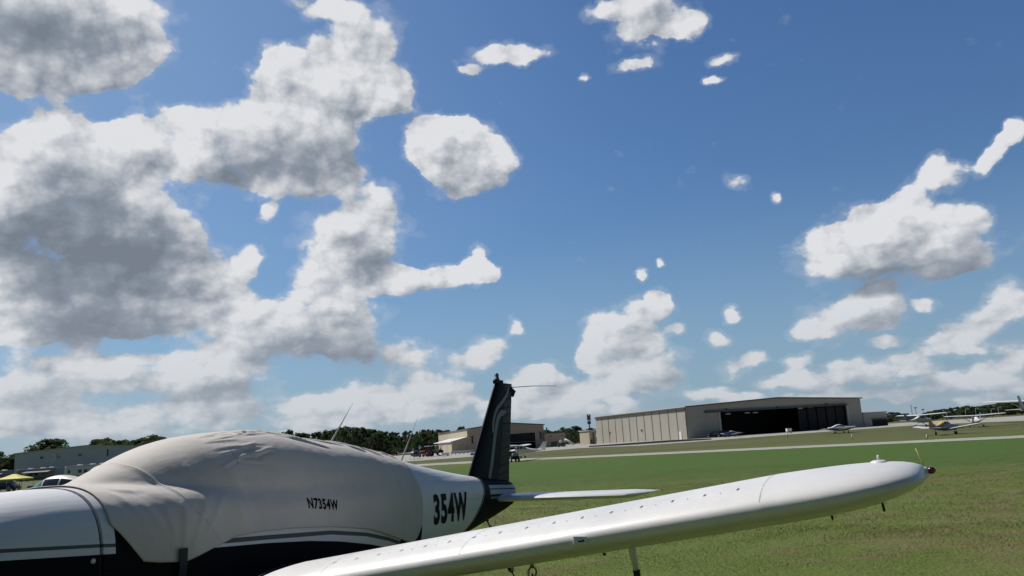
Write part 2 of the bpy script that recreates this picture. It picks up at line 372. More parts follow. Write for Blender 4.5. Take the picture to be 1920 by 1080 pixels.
# ------------------------------------------------------------------ ground
def grass_nodes(name, blades=False):
    m, t, b = newmat(name)
    geo = t.n('ShaderNodeNewGeometry'); pos = geo.outputs['Position']
    s = t.n('ShaderNodeSeparateXYZ', i={0: pos})
    r = t.n('ShaderNodeVectorMath', operation='LENGTH', i={0: pos}).outputs['Value']
    st = t.n('ShaderNodeMapping', i={0: pos, 2: (0, 0, -.12), 3: (.55, 1., 1.)}).outputs[0]
    big = t.n('ShaderNodeTexNoise', i={'Vector': st, 'Scale': .28, 'Detail': 5., 'Roughness': .62}).outputs[0]
    mid = t.n('ShaderNodeTexNoise', i={'Vector': st, 'Scale': 1.7, 'Detail': 6., 'Roughness': .7}).outputs[0]
    fine = t.n('ShaderNodeTexNoise', i={'Vector': pos, 'Scale': 22., 'Detail': 4., 'Roughness': .7}).outputs[0]
    stripe = t.n('ShaderNodeTexNoise', i={'Vector': t.n('ShaderNodeMapping', i={0: pos, 2: (0, 0, .3), 3: (.02, .16, .1)}).outputs[0], 'Scale': 1., 'Detail': 5., 'Roughness': .6}).outputs[0]
    g1 = t.mix(t.ss(fine, .3, .7), (.062, .094, .015, 1), (.134, .168, .036, 1))         # short olive grass
    g2 = t.mix(t.ss(mid, .3, .7), (.038, .082, .011, 1), (.068, .118, .019, 1))          # lusher
    dry = t.mix(t.ss(fine, .3, .7), (.105, .080, .040, 1), (.190, .148, .080, 1))       # dry thatch
    lush = t.math('MULTIPLY', t.ss(r, 26., 48.), t.ss(r, 152., 118.))
    base = t.mix(t.math('MULTIPLY', lush, .9), g1, g2)
    far = t.mix(t.ss(stripe, .35, .65), (.068, .084, .026, 1), (.108, .106, .042, 1))
    base = t.mix(t.ss(r, 120., 160.), base, far)
    dm = t.math('MULTIPLY', t.math('MULTIPLY', t.ss(t.math('ADD', t.math('MULTIPLY', mid, .55), t.math('MULTIPLY', big, .55)), .53, .64), .62), t.ss(r, 70., 30.))
    base = t.mix(dm, base, dry)
    sd_ = t.math('MULTIPLY', t.math('MULTIPLY', t.ss(stripe, .55, .68), .35), t.ss(r, 22., 40.))
    base = t.mix(sd_, base, (.085, .080, .032, 1))
    if blades:
        rnd = geo.outputs['Random Per Island']
        base = t.mix(t.math('MULTIPLY', t.ss(rnd, .0, 1.), .75), base, t.mix(.5, base, (.20, .19, .075, 1)))
        v = t.n('ShaderNodeMapRange', i={0: t.math('FRACT', t.math('MULTIPLY', rnd, 37.3)), 3: .85, 4: 1.45}).outputs[0]
        base = t.n('ShaderNodeVectorMath', operation='SCALE', i={0: base, 3: v}).outputs[0]
        nm = t.n('ShaderNodeVectorMath', operation='MULTIPLY_ADD', i={0: geo.outputs['Normal'], 1: (.45, .45, .2), 2: (0, 0, 1.)}).outputs[0]
        t.l(t.n('ShaderNodeVectorMath', operation='NORMALIZE', i={0: nm}).outputs[0], b.inputs['Normal'])
    else:
        hgt = t.math('ADD', t.math('MULTIPLY', fine, .5), mid)
        bp = t.n('ShaderNodeBump', i={'Strength': .55, 'Distance': .12, 'Height': hgt}); t.l(bp.outputs[0], b.inputs['Normal'])
    t.l(base, b.inputs['Base Color']); b.inputs['Roughness'].default_value = .85; b.inputs['Specular IOR Level'].default_value = .15
    return m
M['grass'] = grass_nodes('mown_grass'); M['blade'] = grass_nodes('grass_blades', True)
rs = [0.]+list(np.geomspace(1.2, 40, 60))+list(np.arange(42, 300, 4.))+list(np.geomspace(305, 6000, 30)); ns = 144
vs = [(0, 0, 0)]; fs = []
for r in rs[1:]:
    for k in range(ns):
        a = 2*PI*k/ns; x, y = r*math.sin(a), r*math.cos(a); vs.append((x, y, tz(x, y)))
for k in range(ns): fs.append((0, 1+(k+1) % ns, 1+k))
for i in range(len(rs)-2):
    for k in range(ns):
        a, b_ = 1+i*ns+k, 1+i*ns+(k+1) % ns; fs.append((a, b_, b_+ns, a+ns))
mb = MB(); mb.add(vs, fs, 0, True); g = mb.build('ground', M['grass']); tag(g, 'mown green and dry brown airfield grass', None, None, 'structure')

M['concrete'] = mat('pale_concrete', (.31, .295, .26), .85, var=.2, vs=.4)
M['strip'] = mat('worn_concrete', (.30, .29, .235), .85, var=.25, vs=.6)
M['asphalt'] = mat('dark_asphalt', (.010, .010, .011), .95, var=.3, spec=.1, vs=.5)
def sheet(name, near, far, m, label, off=.03, nu=60, nv=14):
    """strip of paving laid on the terrain between two ground polylines"""
    def samp(pl, n):
        L = [0]
        for i in range(len(pl)-1): L.append(L[-1]+(pl[i+1]-pl[i]).length)
        out = []
        for k in range(n+1):
            d = L[-1]*k/n; i = max(0, min(len(pl)-2, sum(1 for q in L if q <= d)-1)); t = (d-L[i])/(L[i+1]-L[i]); out.append(pl[i].lerp(pl[i+1], t))
        return out
    A, B = samp(near, nu), samp(far, nu); vs = []; fs = []
    for j in range(nv+1):
        for i in range(nu+1):
            p = A[i].lerp(B[i], j/nv); vs.append((p.x, p.y, tz(p.x, p.y)+off))
    for j in range(nv):
        for i in range(nu): a = j*(nu+1)+i; fs.append((a, a+1, a+nu+2, a+nu+1))
    mb = MB(); mb.add(vs, fs, 0, True); o = mb.build(name, m); tag(o, label, None, None, 'structure'); return o
def hits(l): return [hit(*p) for p in l]
nr = hits([(700, 879.6), (813, 872.8), (960, 864.8), (1200, 854.3), (1500, 840.6), (1920, 821.6), (2100, 813.5)])
fr = hits([(700, 875.8), (813, 869), (960, 861), (1200, 850.3), (1500, 836.4), (1920, 816.6), (2100, 808.4)])
sheet('taxiway', nr, fr, M['strip'], 'narrow pale concrete taxiway crossing the grass')
ap = hits([(640, 874), (782, 864.5), (882, 857), (972, 850), (1090, 840.5), (1200, 836), (1300, 829), (1450, 817.5), (1620, 804.5), (1713, 798), (1920, 789.5), (2100, 782)])
def out(p, k): return Vector((p.x*k, p.y*k, 0))
sheet('apron', ap, [out(p, 1.75) for p in ap], M['concrete'], 'pale concrete apron in front of the hangars', .04, 90, 20)
dk1 = hits([(1105, 838.6), (1140, 837), (1180, 834.6), (1260, 829.3), (1335, 824.6)])
dk2 = hits([(1104, 836.5), (1140, 834.2), (1180, 831.2), (1260, 825.5), (1332, 822.6)])
sheet('asphalt_drive', dk1, dk2, M['asphalt'], 'dark asphalt strip beside the large hangar', .07, 40, 4)
dk3 = hits([(882, 854.5), (930, 851), (972, 848.5), (1010, 844)]); dk4 = hits([(882, 850.5), (930, 846.5), (972, 842.8), (1008, 840)])
sheet('asphalt_drive', dk3, dk4, M['asphalt'], 'dark asphalt patch before the tan hangar door', .08, 30, 5)

# blades of grass in the near field
def blades(n, r0, r1, a0, a1, h0, w0):
    u = rng.random(n); r = r0*(r1/r0)**u; a = np.radians(a0+(a1-a0)*rng.random(n))
    x = r*np.sin(a); y = r*np.cos(a)
    rr = np.hypot(x, y); t = np.clip((rr-10)/85, 0, 1); z = -1.25*t*t*(3-2*t)
    keep = np.sin(x*1.9+2*np.sin(y*.7))*np.sin(y*2.3+2*np.sin(x*.9))+rng.normal(0, .6, n) > -.45; x, y, z, r = x[keep], y[keep], z[keep], r[keep]; n = len(x)
    sc = np.clip(r/14, .7, 3.); hgt = h0*(.5+rng.random(n))*np.clip(sc, .8, 1.25); wd = w0*sc*(.6+.8*rng.random(n))
    th = rng.random(n)*2*PI; lx = rng.normal(0, .55, n)*hgt; ly = rng.normal(0, .55, n)*hgt
    V_ = np.empty((n, 3, 3))
    V_[:, 0] = np.stack([x-np.cos(th)*wd, y-np.sin(th)*wd, z-.005], 1); V_[:, 1] = np.stack([x+np.cos(th)*wd, y+np.sin(th)*wd, z-.005], 1)
    V_[:, 2] = np.stack([x+lx, y+ly, z+hgt], 1); return V_.reshape(-1, 3)
Vb = np.concatenate([blades(120000, 6.5, 16, -5, 36, .016, .005), blades(90000, 14, 34, -3, 36, .016, .005), blades(40000, 30, 62, -3, 36, .014, .004)])
nb = len(Vb)//3; me = bpy.data.meshes.new('grass_blades'); me.vertices.add(nb*3); me.vertices.foreach_set('co', Vb.ravel())
me.loops.add(nb*3); me.loops.foreach_set('vertex_index', np.arange(nb*3)); me.polygons.add(nb)
me.polygons.foreach_set('loop_start', np.arange(nb)*3); me.polygons.foreach_set('loop_total', np.full(nb, 3)); me.update(); me.validate()
me.materials.append(M['blade']); go = bpy.data.objects.new('grass', me); COL.objects.link(go)
tag(go, 'short grass blades in the near field', None, None, 'stuff')
# ------------------------------------------------------------------ the covered airplane
S0 = 3.6; PX, PY, PYAW = -2.235, 6.973, .4745
BODY = [(.28,.86,1.30,.28),(.42,.76,1.40,.42),(.7,.67,1.50,.52),(1.2,.61,1.60,.575),(1.8,.57,1.625,.605),(2.2,.56,1.61,.615),(3.0,.56,1.59,.62),(4.0,.57,1.57,.62),
        (5.0,.60,1.53,.55),(5.9,.665,1.46,.43),(6.86,.79,1.38,.275),(7.5,.88,1.31,.17),(8.0,.97,1.255,.095),(8.13,1.02,1.20,.06)]
CAB = [(1.7,1.3,.05),(1.98,1.585,.25),(2.3,1.735,.40),(2.54,1.83,.475),(2.79,1.895,.52),(3.14,1.935,.55),(3.48,1.943,.565),(3.81,1.912,.57),(4.12,1.862,.565),(4.5,1.825,.55),
       (4.94,1.745,.52),(5.37,1.667,.47),(5.9,1.558,.395),(6.86,1.405,.25),(7.5,1.32,.15),(8.0,1.26,.08),(8.13,1.20,.05)]
fus = Fus(BODY, CAB, 3.0, 2.5, [(0, 1.1), (1.8, 1.13), (2.3, 1.18), (5., 1.18), (5.9, 1.13), (6.86, 1.10), (8.1, 1.075)])
air = thing('airplane', 'large white and black low-wing airplane under a beige cabin cover, marked 354W behind the cover', 'airplane', (PX, PY, 0), -PYAW)

def livery(name):
    """white top, thin grey band, white band, black belly, dark tail cone: painted lines along the body"""
    m, t, b = newmat(name)
    s = t.n('ShaderNodeSeparateXYZ', i={0: t.n('ShaderNodeTexCoord').outputs['Object']})
    st = t.math('ADD', s.outputs[1], S0); z = s.outputs[2]; u = t.math('DIVIDE', st, 9.)
    def curve(pts):
        c = t.n('ShaderNodeFloatCurve', i={1: u}); cm = c.mapping.curves[0]
        while len(cm.points) > 2: cm.points.remove(cm.points[1])
        pts = [(0, pts[0][1])]+pts+[(9, pts[-1][1])]
        cm.points[0].location = (0, pts[0][1]/2); cm.points[1].location = (1, pts[-1][1]/2)
        for x, y in pts[1:-1]: cm.points.new(x/9, y/2)
        for p in cm.points: p.handle_type = 'VECTOR'
        c.mapping.update(); return t.math('MULTIPLY', c.outputs[0], 2.)
    zb = curve([(.3,1.27),(1.2,1.285),(1.88,1.228),(2.64,1.161),(3.14,1.128),(3.6,1.085),(3.95,1.037),(4.4,.955),(4.69,.888),(5.1,.77),(5.5,.62),(5.9,.5)])
    zg = curve([(.3,1.325),(1.2,1.335),(1.8,1.285),(2.64,1.199),(3.2,1.163),(3.85,1.118),(4.33,1.045),(4.7,.96),(5.03,.86),(5.3,.77),(5.9,.55)])
    def tail(o): return curve([(5.9+o,.3),(6.12+o,.66),(6.35+o,.795),(6.6+o,.93),(6.84+o,1.085),(6.95+o,1.2),(7.02+o,1.4),(7.05+o,1.9)])
    def below(c): return t.math('LESS_THAN', z, c)
    nz = t.n('ShaderNodeTexNoise', i={'Vector': t.n('ShaderNodeTexCoord').outputs['Object'], 'Scale': 3., 'Detail': 5.}).outputs[0]
    wh = t.mix(nz, (.60, .605, .61, 1), (.68, .68, .68, 1))
    col = t.mix(t.math('LESS_THAN', t.math('ABSOLUTE', t.math('SUBTRACT', z, zg)), t.math('MULTIPLY_ADD', t.ss(st, 1.9, 2.6), .006, .010)), wh, (.10, .11, .11, 1))
    col = t.mix(below(zb), col, (.011, .012, .014, 1))
    wf = t.math('MULTIPLY', t.math('MULTIPLY', t.math('GREATER_THAN', st, 1.905), t.math('LESS_THAN', st, 2.55)), below(1.40))
    col = t.mix(wf, col, (.011, .012, .014, 1))
    wd = t.math('MULTIPLY', t.math('MULTIPLY', t.math('GREATER_THAN', st, 4.9), t.math('LESS_THAN', st, 5.31)), below(1.10))
    col = t.mix(wd, col, (.011, .012, .014, 1))
    ta = t.math('MULTIPLY', below(tail(0.)), t.math('GREATER_THAN', st, 5.95))
    col = t.mix(ta, col, (.45, .46, .48, 1))
    col = t.mix(t.math('MULTIPLY', below(tail(.018)), ta), col, (.012, .013, .018, 1))
    col = t.mix(t.math('MULTIPLY', below(tail(.045)), ta), col, (.35, .36, .38, 1))
    col = t.mix(t.math('MULTIPLY', below(tail(.06)), ta), col, (.014, .016, .017, 1))
    # bands running back from the fin root over the dark cone
    for zc, h, cc in ((1.225, .02, (.30, .33, .38, 1)), (1.165, .028, (.34, .36, .40, 1)), (1.10, .012, (.2, .22, .24, 1))):
        k = t.math('MULTIPLY', t.math('LESS_THAN', t.math('ABSOLUTE', t.math('SUBTRACT', z, t.math('MULTIPLY_ADD', st, -.06, zc+.45))), h), t.math('GREATER_THAN', st, 7.18))
        col = t.mix(t.math('MULTIPLY', k, ta), col, cc)
    t.l(col, b.inputs['Base Color']); b.inputs['Roughness'].default_value = .42
    b.inputs['Coat Weight'].default_value = 0.; b.inputs['Coat Roughness'].default_value = .15; t.l(t.math('MULTIPLY', t.n('ShaderNodeRGBToBW', i={0: col}).outputs[0], .45), b.inputs['Specular IOR Level'])
    # stringers pressed into the skin of the rear body
    wv = t.n('ShaderNodeTexNoise', i={'Vector': t.n('ShaderNodeMapping', i={0: t.n('ShaderNodeTexCoord').outputs['Object'], 3: (2., .7, 9.)}).outputs[0], 'Scale': 1.6, 'Detail': 2.}).outputs[0]
    bp = t.n('ShaderNodeBump', i={'Strength': .25, 'Distance': .03, 'Height': wv}); t.l(bp.outputs[0], b.inputs['Normal'])
    return m
M['livery'] = livery('airplane_livery')

def rings(a, b, step, off=0.):
    n = max(2, int(round((b-a)/step))); return [fus.ring(a+(b-a)*k/n, 72, off, S0) for k in range(n+1)]
mb = MB(); mb.loft(rings(1.82, 8.12, .06)); fuse = mb.build('fuselage', M['livery'], air, auto=50)
mb = MB(); rg = rings(.28, 1.80, .05, .004)
rg = [fus.ring(.28, 72, -.1, S0)]+rg+[fus.ring(1.803, 72, -.02, S0)]
mb.loft(rg); cowl = mb.build('cowling', M['livery'], air, auto=50)
# rear flange of the cowl, a narrow band with its own edge
mb = MB(); mb.loft([fus.ring(1.822, 72, -.01, S0), fus.ring(1.822, 72, .007, S0), fus.ring(1.90, 72, .007, S0), fus.ring(1.902, 72, -.005, S0)], True, False)
mb.build('cowl_flange', M['livery'], cowl, auto=50)
mb = MB()
for s_ in (1.808,):
    mb.loft([fus.ring(s_, 72, -.012, S0), fus.ring(s_+.010, 72, -.012, S0)], True, False)
mb.build('cowl_gap', M['gap'], cowl)
for q in range(3):
    mb = MB(); mb.lathe([(.001, .012), (.014, .008), (.017, 0)], Matrix.Translation((fus.side(1.755-.55*q, 1.205, .004)[0], 1.755-.55*q-S0, 1.205))@Matrix.Rotation(PI/2, 4, 'Y'), 12)
    mb.build('cowl_fastener', M['white'], cowl)
# propeller and spinner
mb = MB(); Mn = Matrix.Translation((0, .28-S0, 1.08))@Matrix.Rotation(PI/2, 4, 'X')
mb.lathe([(.17, -.02), (.17, .02), (.155, .12), (.11, .21), (.05, .27), (.005, .285)], Mn, 24)
sp_ = mb.build('spinner', M['white'], air)
for sgn in (1, -1):
    mb = MB(); rr = []
    for k in range(9):
        r = .12+.9*k/8; c_ = .07+.05*math.sin(PI*min(1, k/7)); tw = .9-.6*k/8
        rr.append([(math.cos(.5)*sgn*r+math.sin(tw)*0+x*c_*math.cos(tw)*-math.sin(.5), .25-S0+x*c_*math.sin(tw)+y*c_*math.cos(tw), 1.08+math.sin(.5)*sgn*r+x*c_*math.cos(tw)*math.cos(.5)) for x, y in ((-.5, 0), (-.2, .12), (.2, .1), (.5, 0), (.2, -.05), (-.2, -.05))])
    mb.loft(rr); mb.build('propeller_blade', M['blackp'], air)

# wings -----------------------------------------------------------------
WZ0, WK = .715, .1435
LE, CH, LT = 2.52, 1.62, 4.30
def wsec(l, le, ch, thick=1., dz=0., n=AF):
    tw = math.radians(-2.)
    out = []
    for x, y in n:
        yy = y*thick*ch; xx = (x-.25)*ch
        out.append((l, le+.25*ch+xx*math.cos(tw)-yy*math.sin(tw)*0-S0, WZ0+WK*l+dz+yy+xx*math.sin(tw)))
    return out
def wtop(l, s):
    """height of the wing's upper skin"""
    le, ch = wle(l); x = (s-le)/ch
    up = [p for p in AF[:23]][::-1]
    for i in range(len(up)-1):
        if up[i][0] <= x <= up[i+1][0]:
            t = (x-up[i][0])/(up[i+1][0]-up[i][0]); y = up[i][1]*(1-t)+up[i+1][1]*t; break
    return WZ0+WK*l+y*ch+(x-.25)*ch*math.sin(math.radians(-2.))
def wle(l):
    g = max(0, (1.25-l)/.65); g = min(1, g)
    return LE-.34*g*g, CH+.34*g*g
def mirror(pts): return [(-p[0], p[1], p[2]) for p in pts]
FL = [p[0] for p in [hitl for hitl in [(1.72,), (4.16,)]]]
for sgn in (1, -1):
    mb = MB(); ls = [.52, .62, .72, .82, .92, 1.02, 1.12, 1.2, 1.4, 1.9, 2.5, 3.1, 3.7, LT]
    rg = [wsec(l, *wle(l), thick=1-.30*min(1, max(0, (1.15-l)/.45)**2), dz=-.12*min(1, max(0, (1.15-l)/.45)**2)) for l in ls]
    if sgn < 0: rg = [mirror(r) for r in rg]
    mb.loft(rg, mi=0)
    # surface detail that is part of the skin: access fasteners, rivet dots, panel gaps
    def up(l, s, o=.003): return (sgn*l, s-S0, wtop(l, s)+o)
    big = np.linspace(1.62, 4.16, 16)
    for q, l in enumerate(big):
        mb.add([up(l-.006, 2.675), up(l+.003, 2.675), up(l+.009, 2.70), up(l, 2.70)], [(0, 1, 2, 3)], 1)
        l2 = l-(big[1]-big[0])/2
        mb.add([up(l2-.002, 2.668), up(l2+.002, 2.668), up(l2+.002, 2.680), up(l2-.002, 2.680)], [(0, 1, 2, 3)], 1)
    def gap(f0, f1, wd, n=16, a=.01, z=.0012):
        vs = []
        for k in range(n+1):
            x = a+(1-a)*(k/n)**1.6*.85
            l0 = f0+(f1-f0)*k/n; le, ch = wle(l0); s = le+x*ch
            vs += [up(l0, s, z), up(l0+wd, s, z)]
        mb.add(vs, [(2*k, 2*k+1, 2*k+3, 2*k+2) for k in range(n)], 2)
    gap(LT-.012, LT-.012, .005); gap(1.60, 1.60, .005); gap(2.62, 2.62, .004); gap(1.02, 1.02, .005)
    mb.add([up(1.62, 3.29), up(1.62, 3.297), up(4.25, 3.297), up(4.25, 3.29)], [(0, 1, 2, 3)], 2)
    wing = mb.build('wing', [M['wingwhite'], M['fast'], M['seam']], air, auto=60)
    # rounded tip, curving up
    mb = MB(); rg = []
    for k in range(13):
        t = k/12; l = LT+.69*math.sin(t*PI/2); q = math.sqrt(max(.0, 1-(math.sin(t*PI/2))**4.2))
        le = LE+.42*(1-q); ch = max(.25, CH-.55*(1-q)); th = max(.05, q**.42)*(1-.12*min(1, 2*t))
        thl = max(.06, q**.5*(1-.72*t**2.2)); rg.append(wsec(l, le, ch, 1., -.006*t, [(x, y*(th if y > 0 else thl)) for x, y in AF]))
    if sgn < 0: rg = [mirror(r) for r in rg]
    mb.loft(rg); tip = mb.build('wing_tip', M['wingwhite'], wing, auto=60)
    # strobe on the tip
    ls_, ss_ = 4.79, 3.05; zt_ = wtop(4.3, ss_)+WK*.49-.034
    mb = MB(); mb.lathe([(.001, .012), (.025, .011), (.040, .004), (.046, -.025)], Matrix.Translation((sgn*ls_, ss_-S0, zt_))@Matrix.Diagonal((1., 1.9, 1., 1.)), 20)
    mb.tube([(sgn*ls_, ss_-S0, zt_+.015), (sgn*ls_, ss_-S0, zt_+.024), (sgn*ls_, ss_-.006-S0, zt_+.034)], [.006, .006, .005], 10)
    mb.build('strobe_light', M['white'], wing)
    # position light on the outer end, with its sighting rod
    zl = WZ0+WK*5.0+.0
    mb = MB(); mb.lathe([(.018, -.02), (.020, .0), (.016, .012)], Matrix.Translation((sgn*4.985, 3.32-S0, zl+.02))@Matrix.Rotation(sgn*PI/2, 4, 'Y'), 16)
    nl = mb.build('position_light', M['white'], wing)
    mb = MB(); mb.lathe([(.017, 0), (.019, .013), (.015, .028), (.005, .036)], Matrix.Translation((sgn*4.997, 3.32-S0, zl+.02))@Matrix.Rotation(sgn*PI/2, 4, 'Y'), 16)
    mb.build('lens', M['redlamp'] if sgn > 0 else M['green'], nl)
    mb = MB(); mb.tube([(sgn*4.98, 3.32-S0, zl+.04), (sgn*4.955, 3.30-S0, zl+.135)], [.003, .002], 8); mb.build('sighting_rod', M['post'], nl)
    # hinge brackets that show below the trailing edge
    for l in (1.3, 2.12, 2.87, 4.40, 4.70):
        zz = WZ0+WK*l; mb = MB(); mb.tube([(sgn*l, 3.85-S0, zz-.03), (sgn*l, 4.03-S0, zz-.18), (sgn*l, 4.05-S0, zz-.203), (sgn*l, 4.07-S0, zz-.195)], [.008, .008, .008, .005], 6)
        mb.build('hinge_bracket', M['black'], wing)
    # tie-down ring
    mb = MB(); c0 = Vector((sgn*2.86, 2.95-S0, WZ0+WK*2.86-.135))
    mb.tube([c0+Vector((0, 0, .06)), c0+Vector((0, 0, .02))], .012, 8)
    mb.tube([c0+Vector((.03*math.cos(a)*.4, .03*math.cos(a), .03*math.sin(a)-.01)) for a in np.linspace(0, 2*PI, 13)], .006, 6); mb.build('tie_down_ring', M['steel'], wing)
    # main gear
    gx, gs = 1.62, 3.5
    mb = MB(); mb.tube([(sgn*gx, gs-S0, WZ0+WK*gx), (sgn*gx, gs-S0, .45), (sgn*(gx-.02), gs-S0, .22)], [.055, .05, .035], 12); gl = mb.build('gear_leg', M['white2'], air)
    mb = MB(); mb.lathe([(.06, -.075), (.15, -.08), (.19, -.05), (.20, 0), (.19, .05), (.15, .08), (.06, .075)], Matrix.Translation((sgn*gx, gs-S0, .197))@Matrix.Rotation(PI/2, 4, 'Y'), 28); wh_ = mb.build('wheel', M['black'], air)
    mb = MB(); mb.lathe([(.001, -.083), (.07, -.085), (.10, -.078), (.10, .078), (.07, .085), (.001, .083)], Matrix.Translation((sgn*gx, gs-S0, .197))@Matrix.Rotation(PI/2, 4, 'Y'), 20); mb.build('hub', M['white2'], wh_)
    if sgn > 0:
        # stall vane on the leading edge and the pitot mast below the wing
        lv = 3.37; zv = WZ0+WK*lv+.018
        mb = MB(); mb.bbox((lv, LE-.004-S0, zv-.002), (.075, .010, .040), .004, 0); sv = mb.build('stall_warning_plate', M['white2'], wing)
        mb = MB(); mb.bbox((lv+.01, LE-.02-S0, zv-.004), (.026, .03, .010), .003); mb.build('stall_vane', M['black'], sv)
        lp = 3.47; zp = WZ0+WK*lp-.10
        mb = MB(); q = []
        for k, (dz_, c_, t_) in enumerate(((.04, .10, .017), (-.05, .075, .014), (-.13, .06, .012))):
            q.append([(lp+t_*math.sin(a), 2.98-S0+.05*k*.5+c_/2*math.cos(a), zp+dz_) for a in np.linspace(0, 2*PI, 13)[:-1]])
        mb.loft(q); pm = mb.build('pitot_mast', M['white2'], wing)
        mb = MB(); q = []
        for k, (dz_, c_, t_) in enumerate(((-.125, .07, .017), (-.24, .055, .016), (-.25, .03, .008))):
            q.append([(lp+t_*math.sin(a), 3.03-S0+.02*k+c_/2*math.cos(a), zp+dz_) for a in np.linspace(0, 2*PI, 13)[:-1]])
        mb.loft(q); mb.build('pitot_cover', M['black'], pm)
        mb = MB(); lf, sf = 1.62, 3.55; zf = wtop(lf, sf)
        mb.bbox((lf, sf-S0, zf+.012), (.055, .06, .035), .012); mb.build('fuel_cap', M['white'], wing)
# nose gear
mb = MB(); mb.tube([(0, 1.25-S0, .7), (0, 1.15-S0, .22)], [.05, .04], 12); mb.build('gear_leg', M['white2'], air)
mb = MB(); mb.lathe([(.06, -.06), (.14, -.07), (.18, -.04), (.185, 0), (.18, .04), (.14, .07), (.06, .06)], Matrix.Translation((0, 1.13-S0, .183))@Matrix.Rotation(PI/2, 4, 'Y'), 28); mb.build('wheel', M['black'], air)

# fin and rudder --------------------------------------------------------
FINP = [(1.22, 6.98, 7.70, 8.06, .105), (1.32, 7.03, 7.735, 8.068, .10), (1.40, 7.08, 7.76, 8.08, .098), (2.0, 7.50, 7.92, 8.205, .08), (2.47, 7.83, 8.055, 8.295, .062), (2.50, 7.87, 8.06, 8.298, .05)]
def finrow(z): return [crom([f[0] for f in FINP], [f[q] for f in FINP], z) for q in range(1, 5)]
def fprof(z, lo, hi, n=9):
    le, hg, te, th = finrow(z); c_ = te-le
    def half(s): x = min(.999, max(0, (s-le)/c_)); return 5*th/2*1.0*c_*0+th*.5*(2.969*math.sqrt(x)-1.26*x-3.516*x*x+2.843*x**3-1.036*x**4)*1.0
    a = {'le': le, 'hg': hg, 'te': te}; s0, s1 = a[lo], a[hi]
    if lo == 'hg': s0 += .006
    ss_ = [s0+(s1-s0)*(k/n)**(1.7 if lo == 'le' else 1) for k in range(n+1)]
    L_ = [(half(s)+.003, s-S0, z) for s in ss_]; R_ = [(-half(s)-.003, s-S0, z) for s in ss_[::-1]]
    return L_+R_
zz = [1.22, 1.3, 1.4, 1.6, 1.8, 2.0, 2.2, 2.4, 2.47, 2.50]
mb = MB(); mb.loft([fprof(z, 'le', 'hg') for z in zz]); fin = mb.build('fin', M['navy'], air, auto=50)
def ribbed(name, col):
    m, t, b = newmat(name)
    s = t.n('ShaderNodeSeparateXYZ', i={0: t.n('ShaderNodeTexCoord').outputs['Object']})
    k = t.math('FRACT', t.math('MULTIPLY', t.math('MULTIPLY_ADD', s.outputs[1], -.12, s.outputs[2]), 10.))
    hgt = t.ss(t.math('ABSOLUTE', t.math('SUBTRACT', k, .5)), .10, .0)
    bp = t.n('ShaderNodeBump', i={'Strength': 1., 'Distance': .012, 'Height': hgt}); t.l(bp.outputs[0], b.inputs['Normal'])
    nz = t.n('ShaderNodeTexNoise', i={'Vector': t.n('ShaderNodeTexCoord').outputs['Object'], 'Scale': 9., 'Detail': 4.}).outputs[0]
    t.l(t.mix(nz, c4([x*.8 for x in col]), c4([x*1.3 for x in col])), b.inputs['Base Color']); b.inputs['Roughness'].default_value = .4
    b.inputs['Specular IOR Level'].default_value = .12; return m
M['ribnavy'] = ribbed('ribbed_navy_skin', (.008, .009, .014))
zr = [1.262]+zz[2:]
mb = MB(); mb.loft([fprof(z, 'hg', 'te', 6) for z in zr]); rud = mb.build('rudder', M['ribnavy'], air, auto=50)
# curved grey stripes laid on the fin and rudder (both sides)
def fin_l(s, z):
    le, hg, te, th = finrow(z); x = min(.999, max(0, (s-le)/(te-le))); return th*.5*(2.969*math.sqrt(x)-1.26*x-3.516*x*x+2.843*x**3-1.036*x**4)+.0065
def pixfin(px, py):
    """point of the fin's mid plane seen at (px, py)"""
    d = ray(px, py); R_ = Matrix.Rotation(PYAW, 3, 'Z'); c_ = R_@(CAM-Vector((PX, PY, 0))); e_ = R_@d; t_ = (.04-c_.x)/e_.x; p = c_+e_*t_; return p.y+S0, p.z
def ribbon(pts, wid, name, m):
    sz = [pixfin(*p) for p in pts]; k = list(range(len(sz))); fine = np.linspace(0, len(sz)-1, 48)
    c_ = [(crom(k, [q[0] for q in sz], f), crom(k, [q[1] for q in sz], f)) for f in fine]
    mb = MB()
    for side in (1, -1):
        vs = []
        for i, (s, z) in enumerate(c_):
            a, b_ = c_[max(0, i-1)], c_[min(len(c_)-1, i+1)]; dx, dz_ = b_[0]-a[0], b_[1]-a[1]; n_ = math.hypot(dx, dz_); w_ = wid*.5*(1 if i > 4 else .25+.19*i)
            for q in (-1, 1):
                s2, z2 = s+q*w_*dz_/n_, z-q*w_*dx/n_; vs.append((side*fin_l(s2, min(2.5, z2)), s2-S0, z2))
        mb.add(vs, [(2*i, 2*i+1, 2*i+3, 2*i+2) for i in range(len(c_)-1)], 0, True)
    return mb.build(name, m, fin)
M['finstripe'] = mat('grey_vinyl_stripe', (.15, .165, .19), .5)
ribbon([(957.5,724),(951,741),(940,756),(931,768),(926,784),(924,797),(923.5,811)], .05, 'stripe', M['finstripe'])
ribbon([(950,772),(940,775),(934,783),(930.5,797),(927,818),(924.5,840),(921,868),(917,892),(916,897)], .075, 'stripe', M['finstripe'])
